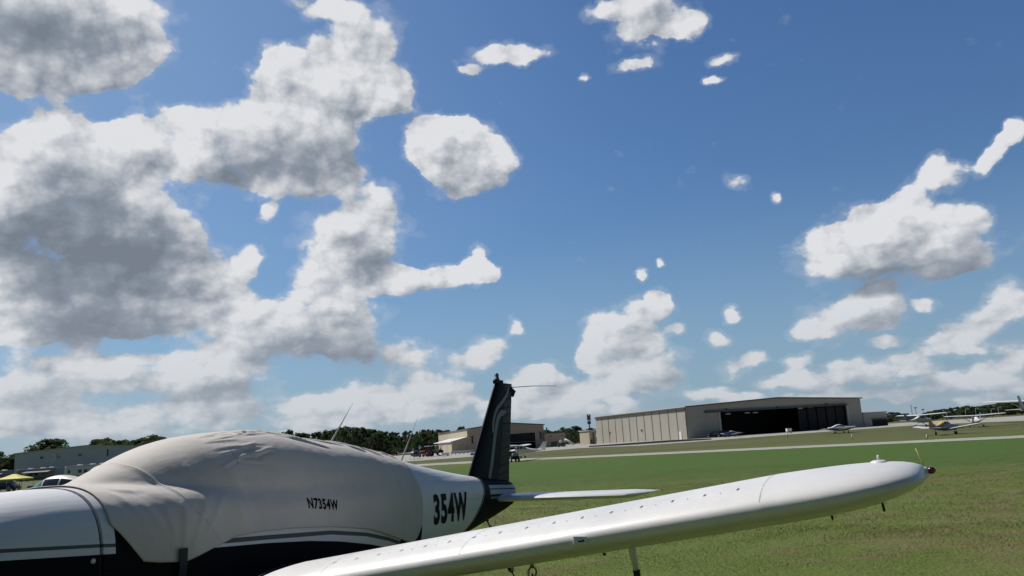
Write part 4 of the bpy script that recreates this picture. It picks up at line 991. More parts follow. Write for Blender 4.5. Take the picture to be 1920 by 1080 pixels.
for px, py, lab in ((1775.5, 773, 'pale lamp post standing before the trees behind the yellow airplane'), (1811, 767, 'lamp post before the dark trees, left of the white high wing'), (1830, 765.5, 'lamp post rising behind the middle of the white high wing'), (1859, 767, 'lamp post behind the right half of the white high wing'), (1872.5, 763, 'lamp post just right of the white high wing tip')):
    p = at(px, 300); t = thing('lamp_post', lab, 'lamp post', p, 0, 'lamp posts by the right-hand trees'); h = pix3(px, py, 300).z-p.z
    mb = MB(); mb.tube([(0, 0, 0), (0, 0, h*.9), (.25, 0, h), (.9, 0, h)], [.12, .09, .08, .06], 6); mb.build('pole', M['grey'], t)
    mb = MB(); mb.bbox((1., 0, h-.02), (.7, .3, .16), .06); mb.build('lamp_head', M['lampw'], t)
for px, y0, y1, lab in ((1738.5, 815, 823.5, 'yellow marker post in the grass below the yellow airplane'), (1598.5, 815, 824, 'yellow marker post in the grass below the navy-tailed airplane'), (1477, 812, 820, 'faint marker post in the grass below the white box')):
    p = hit(px, y1); t = thing('marker_post', lab, 'marker post', p, 0, 'marker posts along the taxiway'); h = (y1-y0)*p.y/F
    mb = MB(); mb.tube([(0, 0, 0), (0, 0, h*.86)], .09, 8); mb.build('post', M['post'], t)
    mb = MB(); mb.tube([(0, 0, h*.86), (0, 0, h), (0, 0, h*1.01)], [.095, .095, .04], 8); mb.build('cap', M['white2'], t)
p = at(102, 190); t = thing('flag_pole', 'flag pole with a small red and white flag before the grey building', 'flag pole', p)
h = pix3(102, 851, 190).z-p.z
mb = MB(); mb.tube([(0, 0, 0), (0, 0, h)], [.06, .04], 8); mb.build('pole', M['grey'], t)
mb = MB(); rows = [[(.05+1.0*u, .12*math.sin(u*7+v), h-.05-.75*v-.25*u*u) for u in np.linspace(0, 1, 10)] for v in np.linspace(0, 1, 6)]
mb.loft(rows, False, False, 0, True, mis=[0, 1, 0, 1, 0]); mb.build('flag', [M['red'], M['white2']], t)

# ------------------------------------------------------------------ vehicles
def wheel(parent, x, y, r, w_, name='wheel', hubm=None):
    mb = MB(); Mx = Matrix.Translation((x, y, r))@Matrix.Rotation(PI/2, 4, 'Y')
    mb.lathe([(r*.35, -w_/2), (r*.85, -w_/2), (r, -w_*.3), (r, w_*.3), (r*.85, w_/2), (r*.35, w_/2)], Mx, 16); o = mb.build(name, M['black'], parent)
    mb = MB(); mb.lathe([(.01, -w_*.52), (r*.5, -w_*.52), (r*.5, w_*.52), (.01, w_*.52)], Mx, 12); mb.build('hub', hubm or M['grey'], o)
def car(label, loc, rz, m, hgt=1.45, suv=False):
    """x across, y along (front at -y)"""
    t = thing('parked_car', label, 'car', loc, rz)
    k = hgt/1.45; L_ = 2.25; W2 = .88
    prof = [(-L_, .35), (-L_-.02, .6), (-L_+.15, .78), (-1.05, .92), (-.95, .94), (1.35, .96), (2.05, .92), (L_, .85), (L_, .40)]
    mb = MB(); rg = []
    for x, q in ((-W2, .9), (-W2+.06, 1.), (W2-.06, 1.), (W2, .9)): rg.append([(x, y*(.985 if q < 1 else 1), .3+(z*k-.3)*(q if z > .5 else 1)) for y, z in prof])
    mb.loft(rg, smooth=False); mb.build('body', m, t)
    rear = 2.1 if suv else 1.75
    cabp = [(-1.15, .90*k), (-.45, hgt*.97), (.0, hgt), (rear-.55, hgt*.98), (rear, .93*k)]
    mb = MB(); mb.loft([[(x*(1. if z < hgt*.8 else .82), y, z) for y, z in cabp] for x in (-.80, .80)], smooth=False); cb = mb.build('glasshouse', M['glass'], t)
    mb = MB(); mb.bbox((0, (rear-.95)/2, hgt+.005), (1.25, rear+.15, .07), .03); mb.build('roof', m, cb)
    for x in (-.78, .78):
        for y in (-1.4, 1.35): wheel(t, x, y, .33, .22)
    for x in (-.62, .62):
        mb = MB(); mb.bbox((x, -L_-.01, .68*k), (.32, .06, .14), .02); mb.build('headlight', M['lampw'], t)
    return t
pw = lambda b: PI-b     # bearing (0 = away, pi/2 = right) to rotation for things whose front is -y
d0 = M['dgrey']
car('dark car parked leftmost before the left side of the huge hangar', hit(1318, 820.5), pw(math.radians(-75)), M['navy'])
car('dark car parked second from the left before the huge hangar', at(1339, 222), pw(math.radians(-60)), M['blackp'])
car('dark car at the left edge of the hangar door opening', at(1353, 226), pw(math.radians(-100)), M['dgrey'], 1.6, True)
car('dark blue car parked behind the cream airplane on the left', at(66, 112), pw(math.radians(-80)), M['navy'], 1.5)
car('black car in the shade under the yellow canopy on the left', at(8, 150), pw(math.radians(-90)), M['blackp'], 1.6, True)

def motorhome(label, loc, rz, ln, hgt, m, band):
    t = thing('motorhome', label, 'motorhome', loc, rz, 'motorhomes before the grey building')
    mb = MB(); mb.bbox((0, ln/2, .45+hgt/2), (2.5, ln, hgt-.1), .22); mb.build('body', m, t)
    mb = MB(); mb.bbox((0, ln/2+.1, hgt+.44), (2.4, ln-.4, .10), .04); rf = mb.build('roof', M['roofw'], t)
    for y in (ln*.3, ln*.62, ln*.85):
        mb = MB(); mb.bbox((.2, y, hgt+.62), (.8, 1.1, .26), .1); mb.build('roof_unit', M['lampw'], rf)
    mb = MB(); mb.bbox((0, -.01, 2.15), (2.2, .12, 1.25), .08); mb.build('windshield', M['glass'], t)
    mb = MB(); mb.box((0, ln/2, 1.05), (2.53, ln-.5, .28)); mb.build('stripe', band, t)
    for sx in (-1, 1):
        for y in (1.4, ln*.38, ln*.52, ln*.72):
            mb = MB(); mb.bbox((sx*1.245, y, 2.2), (.06, 1.1 if y != 1.4 else .8, .75), .05); mb.build('side_window', M['glass'], t)
        mb = MB(); mb.box((sx*1.25, 2.6, 1.65), (.05, .75, 2.0)); mb.build('door', M['lampw'], t)
        for y in (1.7, ln*.72): wheel(t, sx*1.05, y, .45, .3)
        if band is M['trim']:
            mb = MB(); mb.prism([(sx*1.26, 0, 2.9), (sx*2.9, 0, 2.55), (sx*2.9, 0, 2.62), (sx*1.26, 0, 3.0)], (0, 3, 0), (0, ln-1, 0)); mb.build('awning', M['dgrey'], t)
    return t
motorhome('white motorhome with a large dark windshield next to the cover, before the grey building', at(128, 215)+Vector((0, 0, -.4)), pw(math.radians(-74)), 12.5, 3.15, M['white2'], M['slate'])
motorhome('long dark-awninged motorhome behind the yellow canopy', at(36, 232)+Vector((0, 0, -.4)), pw(math.radians(-80)), 12., 3.1, M['grey'], M['trim'])
motorhome('grey motorhome at the far left edge behind the yellow canopy', at(-48, 228)+Vector((0, 0, -.4)), pw(math.radians(-80)), 11., 3.1, M['grey'], M['trim'])

def tractor(label, loc, rz, m):
    t = thing('tractor', label, 'tractor', loc, rz, 'tractors by the tan hangar')
    mb = MB(); mb.bbox((0, -1.0, 1.15), (.85, 1.9, .85), .15); mb.build('hood', m, t)
    mb = MB(); mb.bbox((0, .7, .95), (.9, 1.7, .7), .12); mb.build('chassis', M['dgrey'], t)
    for x in (-.55, .55):
        for y in (.15, 1.35): 
            mb = MB(); mb.tube([(x, y, 1.2), (x, y, 2.55)], .05, 6); mb.build('cab_post', m, t)
    mb = MB(); mb.bbox((0, .75, 2.6), (1.5, 1.7, .14), .06); mb.build('cab_roof', M['white2'], t)
    mb = MB(); mb.bbox((0, .95, 1.45), (.55, .5, .3), .1); mb.bbox((0, 1.2, 1.75), (.55, .12, .6), .05); mb.build('seat', M['black'], t)
    for x in (-.85, .85): wheel(t, x, 1.0, .75, .42, hubm=m); wheel(t, x*.9, -1.5, .42, .28, hubm=m)
    for x in (-.85, .85):
        mb = MB(); mb.prism([(x-.24, 1.0+.85*math.cos(a), .75+.85*math.sin(a)) for a in np.linspace(.3, 2.8, 8)]+[(x-.24, 1.0+.79*math.cos(a), .75+.79*math.sin(a)) for a in np.linspace(2.8, .3, 8)], (0, 0, 0), (.48, 0, 0)); mb.build('mudguard', m, t)
    return t
tractor('red tractor parked beside the green one before the lean-to', at(799, 215), pw(math.radians(-60)), M['red'])
tractor('green tractor parked between the red one and the tan wall', at(817, 218), pw(math.radians(-110)), M['green'])
t = thing('trailer', 'low white flat trailer on the ground right of the green tractor', 'trailer', at(832, 212), .3)
mb = MB(); mb.bbox((0, 0, .55), (2.0, 3.2, .5), .06); mb.build('bed', M['white2'], t)
mb = MB(); mb.tube([(0, -1.6, .45), (0, -2.8, .45)], .06, 6); mb.build('drawbar', M['grey'], t)
for x in (-1.02, 1.02): wheel(t, x, .3, .34, .2)
t = thing('barrier', 'long low white barrier along the foot of the tan hangar wall', 'barrier', at(846, 222), 0.)
mb = MB(); q = at(900, 222)-at(846, 222); nb_ = 7
t.location = at(846, 222)
for k in range(nb_+1):
    mb2 = MB(); a = q*(k/nb_); mb2.box((a.x, a.y, .35), (.3, .3, .7)); mb2.build('foot', M['white2'], t)
mb.prism([(0, -.08, .45), (q.x, q.y-.08, .45), (q.x, q.y-.08, .95), (0, -.08, .95)], (0, 0, 0), (0, .16, 0)); mb.build('rail', M['white2'], t)

# helicopter
t = thing('helicopter', 'small dark helicopter with a tall mast parked at the foot of the trees', 'helicopter', at(776, 200), pw(math.radians(120)))
mb = MB(); rg = []
for y, r, zc in ((-1.5, .12, 1.15), (-1.3, .42, 1.15), (-.8, .62, 1.2), (0, .66, 1.25), (.7, .5, 1.3), (1.2, .25, 1.4), (4.6, .09, 1.55)):
    rg.append([(r*math.cos(a), y, zc+r*1.02*math.sin(a)) for a in np.linspace(0, 2*PI, 17)[:-1]])
mb.loft(rg); mb.build('body', M['dgrey'], t)
mb = MB(); rg = []
for y, r, zc in ((-1.48, .2, 1.25), (-1.25, .45, 1.28), (-.8, .645, 1.32), (-.3, .675, 1.36)): rg.append([(r*math.cos(a), y-.03, zc+r*math.sin(a)) for a in np.linspace(-.2, PI+.2, 13)])
mb.loft(rg, False, False); mb.build('bubble', M['glass'], t)
mb = MB(); mb.prism([(-.1, -.05, 1.7), (-.1, .75, 1.7), (-.1, .35, 2.6), (-.1, .1, 2.6)], (0, 0, 0), (.2, 0, 0)); mb.build('mast', M['grey'], t)
for sg in (1, -1):
    mb = MB(); mb.box((sg*1.95, .22, 2.68), (3.8, .18, .04)); mb.build('rotor_blade', M['grey'], t)
    mb = MB(); mb.tube([(sg*.8, -1.5, .25), (sg*.8, -1.3, .06), (sg*.8, 1.2, .06)], .04, 6); mb.tube([(sg*.8, -.6, .06), (sg*.45, -.6, .8)], .03, 6); mb.tube([(sg*.8, .6, .06), (sg*.45, .6, .8)], .03, 6); mb.build('skid', M['grey'], t)
mb = MB(); mb.prism([(-.02, 4.3, 1.5), (-.02, 4.75, 2.2), (-.02, 4.95, 2.2), (-.02, 4.7, 1.0)], (0, 0, 0), (.04, 0, 0)); mb.build('tail_fin', M['grey'], t)

# golf cart behind the fin
p = hit(963, 866.5); t = thing('utility_cart', 'dark utility cart with a pale roof edge, half hidden behind the black fin', 'cart', p, pw(math.radians(165))); t.scale = (1.25, 1.25, 1.25)
mb = MB(); mb.bbox((0, 0, .55), (1.15, 2.3, .4), .1); mb.build('body', M['blackp'], t)
mb = MB(); mb.bbox((0, -1.0, .95), (.8, .45, .4), .14); mb.build('front_cowl', M['grey'], t)
mb = MB(); mb.bbox((0, .1, 2.05), (1.2, 1.9, .12), .05); rf = mb.build('roof', M['black'], t)
mb = MB(); mb.bbox((0, -.87, 2.02), (1.24, .10, .22), .04); mb.build('roof_edge', M['white2'], rf)
for x in (-.5, .5):
    for y in (-.75, .95): mb = MB(); mb.tube([(x, y, .7), (x*1.02, y+.1*(y < 0), 2.0)], .035, 6); mb.build('roof_post', M['black'], t)
mb = MB(); mb.bbox((0, .35, .85), (1.0, .5, .22), .08); mb.bbox((0, .65, 1.15), (1.0, .14, .5), .06); mb.build('seat', M['dgrey'], t)
for x in (-.52, .52):
    for y in (-.8, .8): wheel(t, x, y, .27, .2, hubm=M['white2'])
# white box on a stand in front of the hangar door
p = at(1478, 212); t = thing('box', 'white box standing on the apron in front of the dark hangar door', 'box', p, .1)
mb = MB(); mb.bbox((0, 0, .85), (1.25, .9, .75), .05); mb.build('cabinet', M['white2'], t)
for x in (-.5, .5):
    mb = MB(); mb.box((x, 0, .25), (.1, .7, .5)); mb.build('leg', M['grey'], t)
# green slide-like thing by the annex
p = at(1052, 236); t = thing('mower', 'green mower with a raised white deck right of the low tan annex', 'mower', p, pw(math.radians(-95)))
mb = MB(); mb.bbox((0, 0, .8), (1.1, 2.0, .7), .15); mb.build('body', M['green'], t)
mb = MB(); mb.tube([(0, 1., 2.0), (0, 3.6, .5)], [.35, .3], 4); mb.build('deck', M['white2'], t)
mb = MB(); mb.bbox((0, -.1, 1.5), (.7, .6, .8), .15); mb.build('cab', M['white2'], t)
for x in (-.6, .6): wheel(t, x, .6, .5, .3); wheel(t, x, -.8, .35, .25)

# yellow canopy with people
p = at(27, 128); t = thing('canopy', 'yellow pop-up canopy at the far left edge, beside the motorhomes', 'canopy', p, .12)
p0 = p.z
ha = pix3(28, 888.5, 128).z-p0; he = pix3(3, 899, 128).z-p0+.0; he = max(he, ha-.9)
s_ = 1.95
mb = MB(); ring0 = [(-s_, -s_, he), (s_, -s_, he), (s_, s_, he), (-s_, s_, he)]
top = [(-.2, -.2, ha-.02), (.2, -.2, ha-.02), (.2, .2, ha-.02), (-.2, .2, ha-.02)]
mid_ = [(-1.0, -1.0, he+(ha-he)*.42), (1.0, -1.0, he+(ha-he)*.42), (1.0, 1.0, he+(ha-he)*.42), (-1.0, 1.0, he+(ha-he)*.42)]
val = [(x*1.003, y*1.003, he-.22) for x, y, z in ring0]
mb.loft([val, ring0, mid_, top], True, False, smooth=False); mb.add(top, [(0, 1, 2, 3)]); o = mb.build('fabric', mat('yellow_fabric', (.62, .56, .13), .7), t)
so = o.modifiers.new('thick', 'SOLIDIFY'); so.thickness = .01
for x in (-s_+.05, s_-.05):
    for y in (-s_+.05, s_-.05): mb = MB(); mb.tube([(x, y, 0), (x, y, he)], .03, 6); mb.build('leg', M['grey'], t)

def person(label, loc, rz, shirt, trousers, skin=(.30, .17, .11), seated=False):
    t = thing('person', label, 'person', loc, rz, 'people under the yellow canopy')
    v = [(0, 0, .95), (0, -.01, 1.15), (0, 0, 1.36), (0, 0, 1.47), (0, -.03, 1.56), (0, -.03, 1.68),
         (.17, 0, 1.38), (.24, .03, 1.10), (.25, -.08, .86), (.25, -.10, .76), (-.17, 0, 1.38), (-.24, .03, 1.10), (-.22, -.12, .88), (-.21, -.16, .79),
         (.09, 0, .88), (.10, -.02, .48), (.11, .02, .08), (.12, -.13, .04), (-.09, 0, .88), (-.11, -.03, .48), (-.12, .01, .08), (-.13, -.14, .04)]
    e_ = [(0, 1), (1, 2), (2, 3), (3, 4), (4, 5), (2, 6), (6, 7), (7, 8), (8, 9), (2, 10), (10, 11), (11, 12), (12, 13), (0, 14), (14, 15), (15, 16), (16, 17), (0, 18), (18, 19), (19, 20), (20, 21)]
    r = [.145, .13, .15, .06, .085, .08, .065, .048, .036, .03, .065, .048, .036, .03, .09, .062, .045, .04, .09, .062, .045, .04]
    me = bpy.data.meshes.new('person_body'); me.from_pydata(v, e_, []); ob = bpy.data.objects.new('body', me); COL.objects.link(ob); ob.parent = t
    m, n_, b = newmat('clothed_figure'); z = n_.n('ShaderNodeSeparateXYZ', i={0: n_.n('ShaderNodeTexCoord').outputs['Object']}).outputs[2]
    c_ = n_.mix(n_.math('GREATER_THAN', z, .93), c4(trousers), c4(shirt)); c_ = n_.mix(n_.math('GREATER_THAN', z, 1.46), c_, c4(skin)); n_.l(c_, b.inputs['Base Color']); b.inputs['Roughness'].default_value = .8
    me.materials.append(m); sk = ob.modifiers.new('skin', 'SKIN'); sk.use_smooth_shade = True
    for i, q in enumerate(r): me.skin_vertices[0].data[i].radius = (q, q*.8)
    me.skin_vertices[0].data[0].use_root = True
    ob.modifiers.new('sub', 'SUBSURF').render_levels = 2
    mb = MB(); mb.lathe([(.09, -.01), (.098, .04), (.08, .085), (.03, .11), (.002, .115)], Matrix.Translation((0, -.015, 1.67)), 14); mb.build('hair', M['black'], t)
    return t
person('person in a grey shirt standing under the yellow canopy, nearest its right leg', at(37, 127), .4, (.25, .26, .28), (.03, .03, .04))
person('person in dark clothes standing under the middle of the yellow canopy', at(26, 128), 2.2, (.04, .04, .05), (.05, .05, .06))
person('person in a pale shirt standing under the left half of the yellow canopy', at(17, 127.5), 1.2, (.45, .44, .42), (.04, .05, .08))
t = thing('table', 'folding table under the yellow canopy', 'table', at(30, 126.5), .1)
mb = MB(); mb.bbox((0, 0, .73), (1.8, .75, .05), .01); mb.build('table_top', M['grey'], t)
for x in (-.8, .8):
    for y in (-.3, .3): mb = MB(); mb.tube([(x, y, 0), (x, y, .71)], .02, 6); mb.build('leg', M['steel'], t)
# ------------------------------------------------------------------ other airplanes on the field
BODY_S = [(.28,.80,1.18,.25),(.5,.70,1.32,.42),(1.2,.60,1.42,.52),(1.8,.56,1.45,.56),(3.0,.55,1.45,.57),(4.0,.58,1.42,.52),(5.0,.68,1.34,.38),(6.2,.84,1.26,.20),(7.0,.96,1.20,.09),(7.15,1.0,1.16,.05)]
CAB_S = [(1.6,1.2,.05),(1.85,1.42,.25),(2.2,1.62,.40),(2.6,1.83,.47),(3.0,1.92,.50),(3.5,1.91,.50),(4.0,1.80,.46),(4.6,1.60,.38),(5.2,1.42,.30),(6.2,1.27,.16),(7.15,1.16,.04)]
FLOW = Fus(BODY_S, CAB_S, 2.8, 2.4, [(0, 1.0), (1.8, 1.08), (4.5, 1.10), (7.1, 1.08)])
BODY_H = [(.28,.95,1.35,.25),(.5,.85,1.48,.42),(1.2,.76,1.55,.50),(1.8,.72,1.58,.53),(3.0,.72,1.6,.54),(4.0,.80,1.55,.46),(5.2,.98,1.48,.28),(6.6,1.14,1.42,.12),(7.6,1.22,1.38,.05)]
CAB_H = [(1.6,1.3,.05),(1.85,1.56,.30),(2.15,1.92,.44),(2.45,2.12,.50),(3.0,2.16,.51),(3.6,2.10,.48),(4.2,1.86,.40),(4.8,1.64,.30),(5.6,1.50,.2),(6.6,1.43,.1),(7.6,1.38,.04)]
FHIGH = Fus(BODY_H, CAB_H, 2.8, 3.2, [(0, 1.15), (1.8, 1.2), (4.5, 1.3), (7.6, 1.3)])
def light_plane(label, loc, bearing, high, body, top=None, tail=None, wingm=None, group='airplanes parked around the field', glass=None, belly=None, wheels=True, fin_k=1., scale=1.):
    """front at -y; bearing 0 = nose pointing away from the camera, 90 = nose to the right"""
    t = None
    fz = FHIGH if high else FLOW; end = 7.6 if high else 7.15; y0 = 3.0
    t = thing('parked_airplane', label, 'airplane', loc, pw(math.radians(bearing)), group)
    t.scale = (scale,)*3
    wingm = wingm or body; tail = tail or body; glass = glass or M['glass']
    n = 34; st_ = list(np.linspace(.28, end, n+1)); rg = [fz.ring(s, 32, 0, y0) for s in st_]
    mb = MB(); mb.loft(rg); fo = mb.build('fuselage', body, t, auto=50)
    if belly:
        mb = MB(); rr = []
        for s in np.linspace(.5, end-.3, 30):
            z0 = fz.par(s)[0]; zt = min(1.12, fz.par(s)[5]+.02); q = []
            ph1 = fz.side(s, zt)[2]
            for k in range(13): ph = ph1+(-PI-2*ph1)*k/12; l, z = fz.rz(fz.par(s), ph, .006); q.append((l, s-y0, z))
            rr.append(q)
        mb.loft(rr, False, False); mb.build('lower_band', belly, fo)
    if top:
        mb = MB(); rr = []
        for s in np.linspace(2.35, 5.6, 24):
            ph1 = math.radians(46); q = []
            for k in range(13): ph = ph1+(PI-2*ph1)*k/12; l, z = fz.rz(fz.par(s), ph, .008); q.append((l, s-y0, z))
            rr.append(q)
        mb.loft(rr, False, False); mb.build('cabin_roof', top, fo)
    # windows
    if high: wn = [((2.28, 1.62), (2.92, 1.62), (2.92, 2.02), (2.45, 2.02)), ((3.0, 1.62), (3.62, 1.62), (3.52, 2.0), (3.0, 2.02)), ((3.7, 1.62), (4.3, 1.62), (3.95, 1.80), (3.7, 1.92))]
    else: wn = [((2.28, 1.47), (2.62, 1.47), (2.62, 1.76), (2.5, 1.70)), ((2.72, 1.47), (3.42, 1.47), (3.42, 1.80), (2.72, 1.78)), ((3.50, 1.47), (4.06, 1.47), (4.0, 1.70), (3.50, 1.79)), ((4.13, 1.47), (4.55, 1.47), (4.3, 1.58), (4.13, 1.66))]
    for mir in (False, True):
        for q in wn:
            mb = MB(); patch(mb, fz, q, y0, .008, 6, 5, 0, mir); mb.build('side_window', glass if q is wn[0] and glass is not M['glass'] else M['glass'], t)
    mb = MB(); rr = []
    for s in np.linspace(1.93 if not high else 1.9, 2.55 if not high else 2.3, 10):
        ph1 = math.radians(38); q = []
        for k in range(17): ph = ph1+(PI-2*ph1)*k/16; l, z = fz.rz(fz.par(s), ph, .010); q.append((l, s-y0, z))
        rr.append(q)
    mb.loft(rr, False, False); mb.build('windshield', glass, t)
    # wings
    sp, le, ch, z0, dh, r0 = (5.45, 2.35, 1.55, 2.16, .03, .0) if high else (4.75, 2.3, 1.58, .70, .122, .35)
    for sg in (1, -1):
        mb = MB(); rg = []
        for q, th in ((0, 1), (.5, 1), (.93, 1), (.98, .7), (1., .25)):
            l = r0+(sp-r0)*q; c_ = ch*(1-(.25 if high else .03)*max(0, q-.45)/.55)*(1 if q < .95 else .85); rg.append([(sg*l, le+.1*(ch-c_)+x*c_-y0, z0+dh*l+y*c_*th*.95) for x, y in AF])
        mb.loft(rg); wo = mb.build('wing', wingm, t, auto=60)
        if high:
            mb = MB(); mb.tube([(sg*.5, 2.9-y0, .82), (sg*2.7, 2.95-y0, z0+dh*2.7-.03)], .045, 8, flat=.5); mb.build('wing_strut', wingm, t)
        elif wheels:
            mb = MB(); mb.tube([(sg*1.5, 3.2-y0, .85), (sg*1.5, 3.2-y0, .25)], [.05, .04], 8); mb.build('gear_leg', M['grey'], t)
        if high:
            mb = MB(); mb.tube([(sg*.35, 3.35-y0, .85), (sg*1.15, 3.4-y0, .25)], [.06, .04], 8); mb.build('gear_leg', M['grey'], t)
        wheel(t, sg*(1.2 if high else 1.5), (3.4 if high else 3.2)-y0, .2, .16)
        mb = MB(); rg = []
        sl, sc, sz, ss = (1.7, .85, 1.36, 6.6) if high else (1.55, .72, 1.06, 6.45)
        for l, th in ((.05, 1), (sl*.9, .9), (sl, .25)): c_ = sc*(1-.22*l/sl); rg.append([(sg*l, ss+(sc-c_)*.6+x*c_-y0, sz+y*c_*th) for x, y in AFS])
        mb.loft(rg); mb.build('stabilizer', wingm, t, auto=60)
    wheel(t, 0, .95-y0, .18, .14)
    mb = MB(); mb.tube([(0, .95-y0, .85), (0, .95-y0, .2)], .04, 8); mb.build('nose_leg', M['grey'], t)
    # fin
    fp = [(1.30, 6.0, 7.55), (1.45, 6.35, 7.60), (2.0, 6.85, 7.78), (2.72, 7.30, 7.98)] if high else [(1.18, 5.75, 6.98), (1.35, 6.05, 7.0), (1.8, 6.42, 7.08), (2.22, 6.72, 7.15)]
    fp = [(z_, b_-(b_-a_)*fin_k, b_) for z_, a_, b_ in fp]
    mb = MB(); mb.loft([[(y*(b-a)*.7, a+x*(b-a)-y0, z) for x, y in AFS] for z, a, b in fp]); mb.build('fin', tail, t, auto=60)
    zc = 1.15 if high else 1.0
    mb = MB(); mb.lathe([(.2, 0), (.18, .1), (.1, .2), (.01, .26)], Matrix.Translation((0, .28-y0, zc))@Matrix.Rotation(PI/2, 4, 'X'), 14); mb.build('spinner', body, t)
    for sg in (1, -1): mb = MB(); mb.bbox((sg*.5, .2-y0, zc+sg*.12), (.82, .03, .11), .012, 0, Matrix.Rotation(-.23, 3, 'Y')); mb.build('propeller_blade', M['black'], t)
    return t
E_ = lambda p, dz: Vector((p[0], p[1], p[2]+dz))
def atz(px, depth): return at(px, depth)
light_plane('cream low-wing airplane with a teal tinted windshield behind the white cowling on the left', at(106, 34)+Vector((0, 0, .04)), -78, False, M['cream'], None, None, None, glass=M['tealglass'])
light_plane('white high-wing airplane with swept fin in front of the smaller tan hangar', at(975, 150)+Vector((0, 0, .35)), -72, True, M['white2'])
light_plane('white low-wing airplane with a navy tail in front of the huge hangar doorway', hit(1576, 812.5), 74, False, M['white2'], None, M['navy'], M['white2'], belly=M['blue'])
light_plane('low-wing airplane with an ochre fin and yellow cabin roof on the right', hit(1776, 815), 57, False, M['slate'], M['yellow'], M['ochre'], M['white'], belly=M['slate'], fin_k=1.5, scale=1.15)
light_plane('blue and white low-wing airplane pointing left by the left edge of the hangar doorway', hit(1371, 819.5), 246, False, M['blue'], M['white2'], M['navy'], M['slate'], scale=.8)
light_plane('white high-wing airplane parked between the low grey annex and the yellow-roofed airplane', at(1727, 190), 62, True, M['white2'], None, M['slate'], scale=1.15)
light_plane('white high-wing airplane with both wings spread, right behind the yellow airplane', at(1827, 165), 16, True, M['white'], None, M['slate'])
light_plane('large white high-wing airplane cut off by the right edge of the picture', at(1946, 170), 50, True, M['white'], scale=1.9)

# ------------------------------------------------------------------ trees
def leafmat(name, a, b):
    m, t, bs = newmat(name); geo = t.n('ShaderNodeNewGeometry'); rnd = geo.outputs['Random Per Island']
    nz = t.n('ShaderNodeTexNoise', i={'Vector': geo.outputs['Position'], 'Scale': .35, 'Detail': 3.}).outputs[0]
    f = t.math('ADD', t.math('MULTIPLY', rnd, .6), t.math('MULTIPLY', t.ss(nz, .35, .65), .4))
    t.l(t.mix(f, c4(a), c4(b)), bs.inputs['Base Color']); bs.inputs['Roughness'].default_value = .7; bs.inputs['Specular IOR Level'].default_value = .2
    tr = t.n('ShaderNodeBsdfTranslucent'); t.l(bs.inputs['Base Color'].links[0].from_socket, tr.inputs[0])
    mx = t.n('ShaderNodeMixShader', i={0: .42}); t.l(bs.outputs[0], mx.inputs[1]); t.l(tr.outputs[0], mx.inputs[2]); t.l(mx.outputs[0], m.node_tree.nodes['Material Output'].inputs[0]); return m
LEAF = [leafmat('oak_leaves', (.034, .062, .028), (.095, .130, .055)), leafmat('pine_needles', (.030, .058, .032), (.076, .110, .055)), leafmat('pale_leaves', (.046, .072, .03), (.11, .135, .055))]
M['bark'] = mat('bark', (.10, .08, .06), .9, var=.3)
def tree_mesh(seed, kind):
    """unit tree: height 1, built from leaf faces gathered in clumps along limbs"""
    r_ = np.random.default_rng(seed); cl = []
    if kind == 'pine':
        for k in range(26):
            z = .30+.70*(k/25)**.9; rr = .24*(1-z)**.6*(.6+.6*r_.random())+.02; a = r_.random()*2*PI; cl.append((rr*math.cos(a), rr*math.sin(a), min(z, .97), .07*(1.25-z)+.022))
    else:
        nc = 34
        for k in range(nc):
            a = r_.random()*2*PI; q = r_.random()**.5; z = .08+.82*r_.random(); env = math.sin(PI*min(.96, max(.10, (z+.06)/1.05)))**.6
            cl.append((.40*q*env*math.cos(a), .40*q*env*math.sin(a), z+.06*r_.normal(), .07+.075*r_.random()))
        for k in range(7):
            a = r_.random()*2*PI; cl.append((.22*r_.random()*math.cos(a), .22*r_.random()*math.sin(a), .86+.10*r_.random(), .05+.04*r_.random()))
    P_ = []
    for (x, y, z, s) in cl:
        n = 75 if kind != 'pine' else 55
        d = r_.normal(size=(n, 3)); d /= np.linalg.norm(d, axis=1)[:, None]; d *= (s*(.35+.75*r_.random(n)**.5))[:, None]; d[:, 2] *= .75
        P_.append(d+np.array([x, y, z]))
    P_ = np.concatenate(P_); n = len(P_); sz = (.016+.016*r_.random(n))*(1.0 if kind != 'pine' else .8)
    u = r_.normal(size=(n, 3)); u /= np.linalg.norm(u, axis=1)[:, None]; v = np.cross(u, r_.normal(size=(n, 3))); v /= np.linalg.norm(v, axis=1)[:, None]
    Q = np.stack([P_-u*sz[:, None], P_-v*sz[:, None]*.7, P_+u*sz[:, None], P_+v*sz[:, None]*.7], 1).reshape(-1, 3)
    me = bpy.data.meshes.new('crown'); me.vertices.add(n*4); me.vertices.foreach_set('co', Q.ravel()); me.loops.add(n*4); me.loops.foreach_set('vertex_index', np.arange(n*4))
    me.polygons.add(n); me.polygons.foreach_set('loop_start', np.arange(n)*4); me.polygons.foreach_set('loop_total', np.full(n, 4)); me.update(); me.validate()
    me.materials.append(LEAF[{'oak': 0, 'pine': 1, 'pale': 2}[kind]])
    mb = MB(); mb.tube([(0, 0, -.03), (.005, 0, .25), (-.01, .01, .55), (0, 0, .8)], [.026, .02, .012, .004], 7)
    for k in range(6):
        a = k*1.05+r_.random(); z = .22+.08*k; mb.tube([(0, 0, z), (.13*math.cos(a), .13*math.sin(a), z+.12), (.24*math.cos(a), .24*math.sin(a), z+.22)], [.012, .007, .003], 5)
    o = mb.build('trunk', M['bark']); tm = o.data; bpy.data.objects.remove(o); return me, tm
TREES = {k: [tree_mesh(100*i+s, k) for s in range(4)] for i, k in enumerate(('oak', 'pine', 'pale'))}
KN = {'oak': 'dark broad-leaved tree', 'pine': 'narrow dark pine', 'pale': 'lighter green leafy tree'}
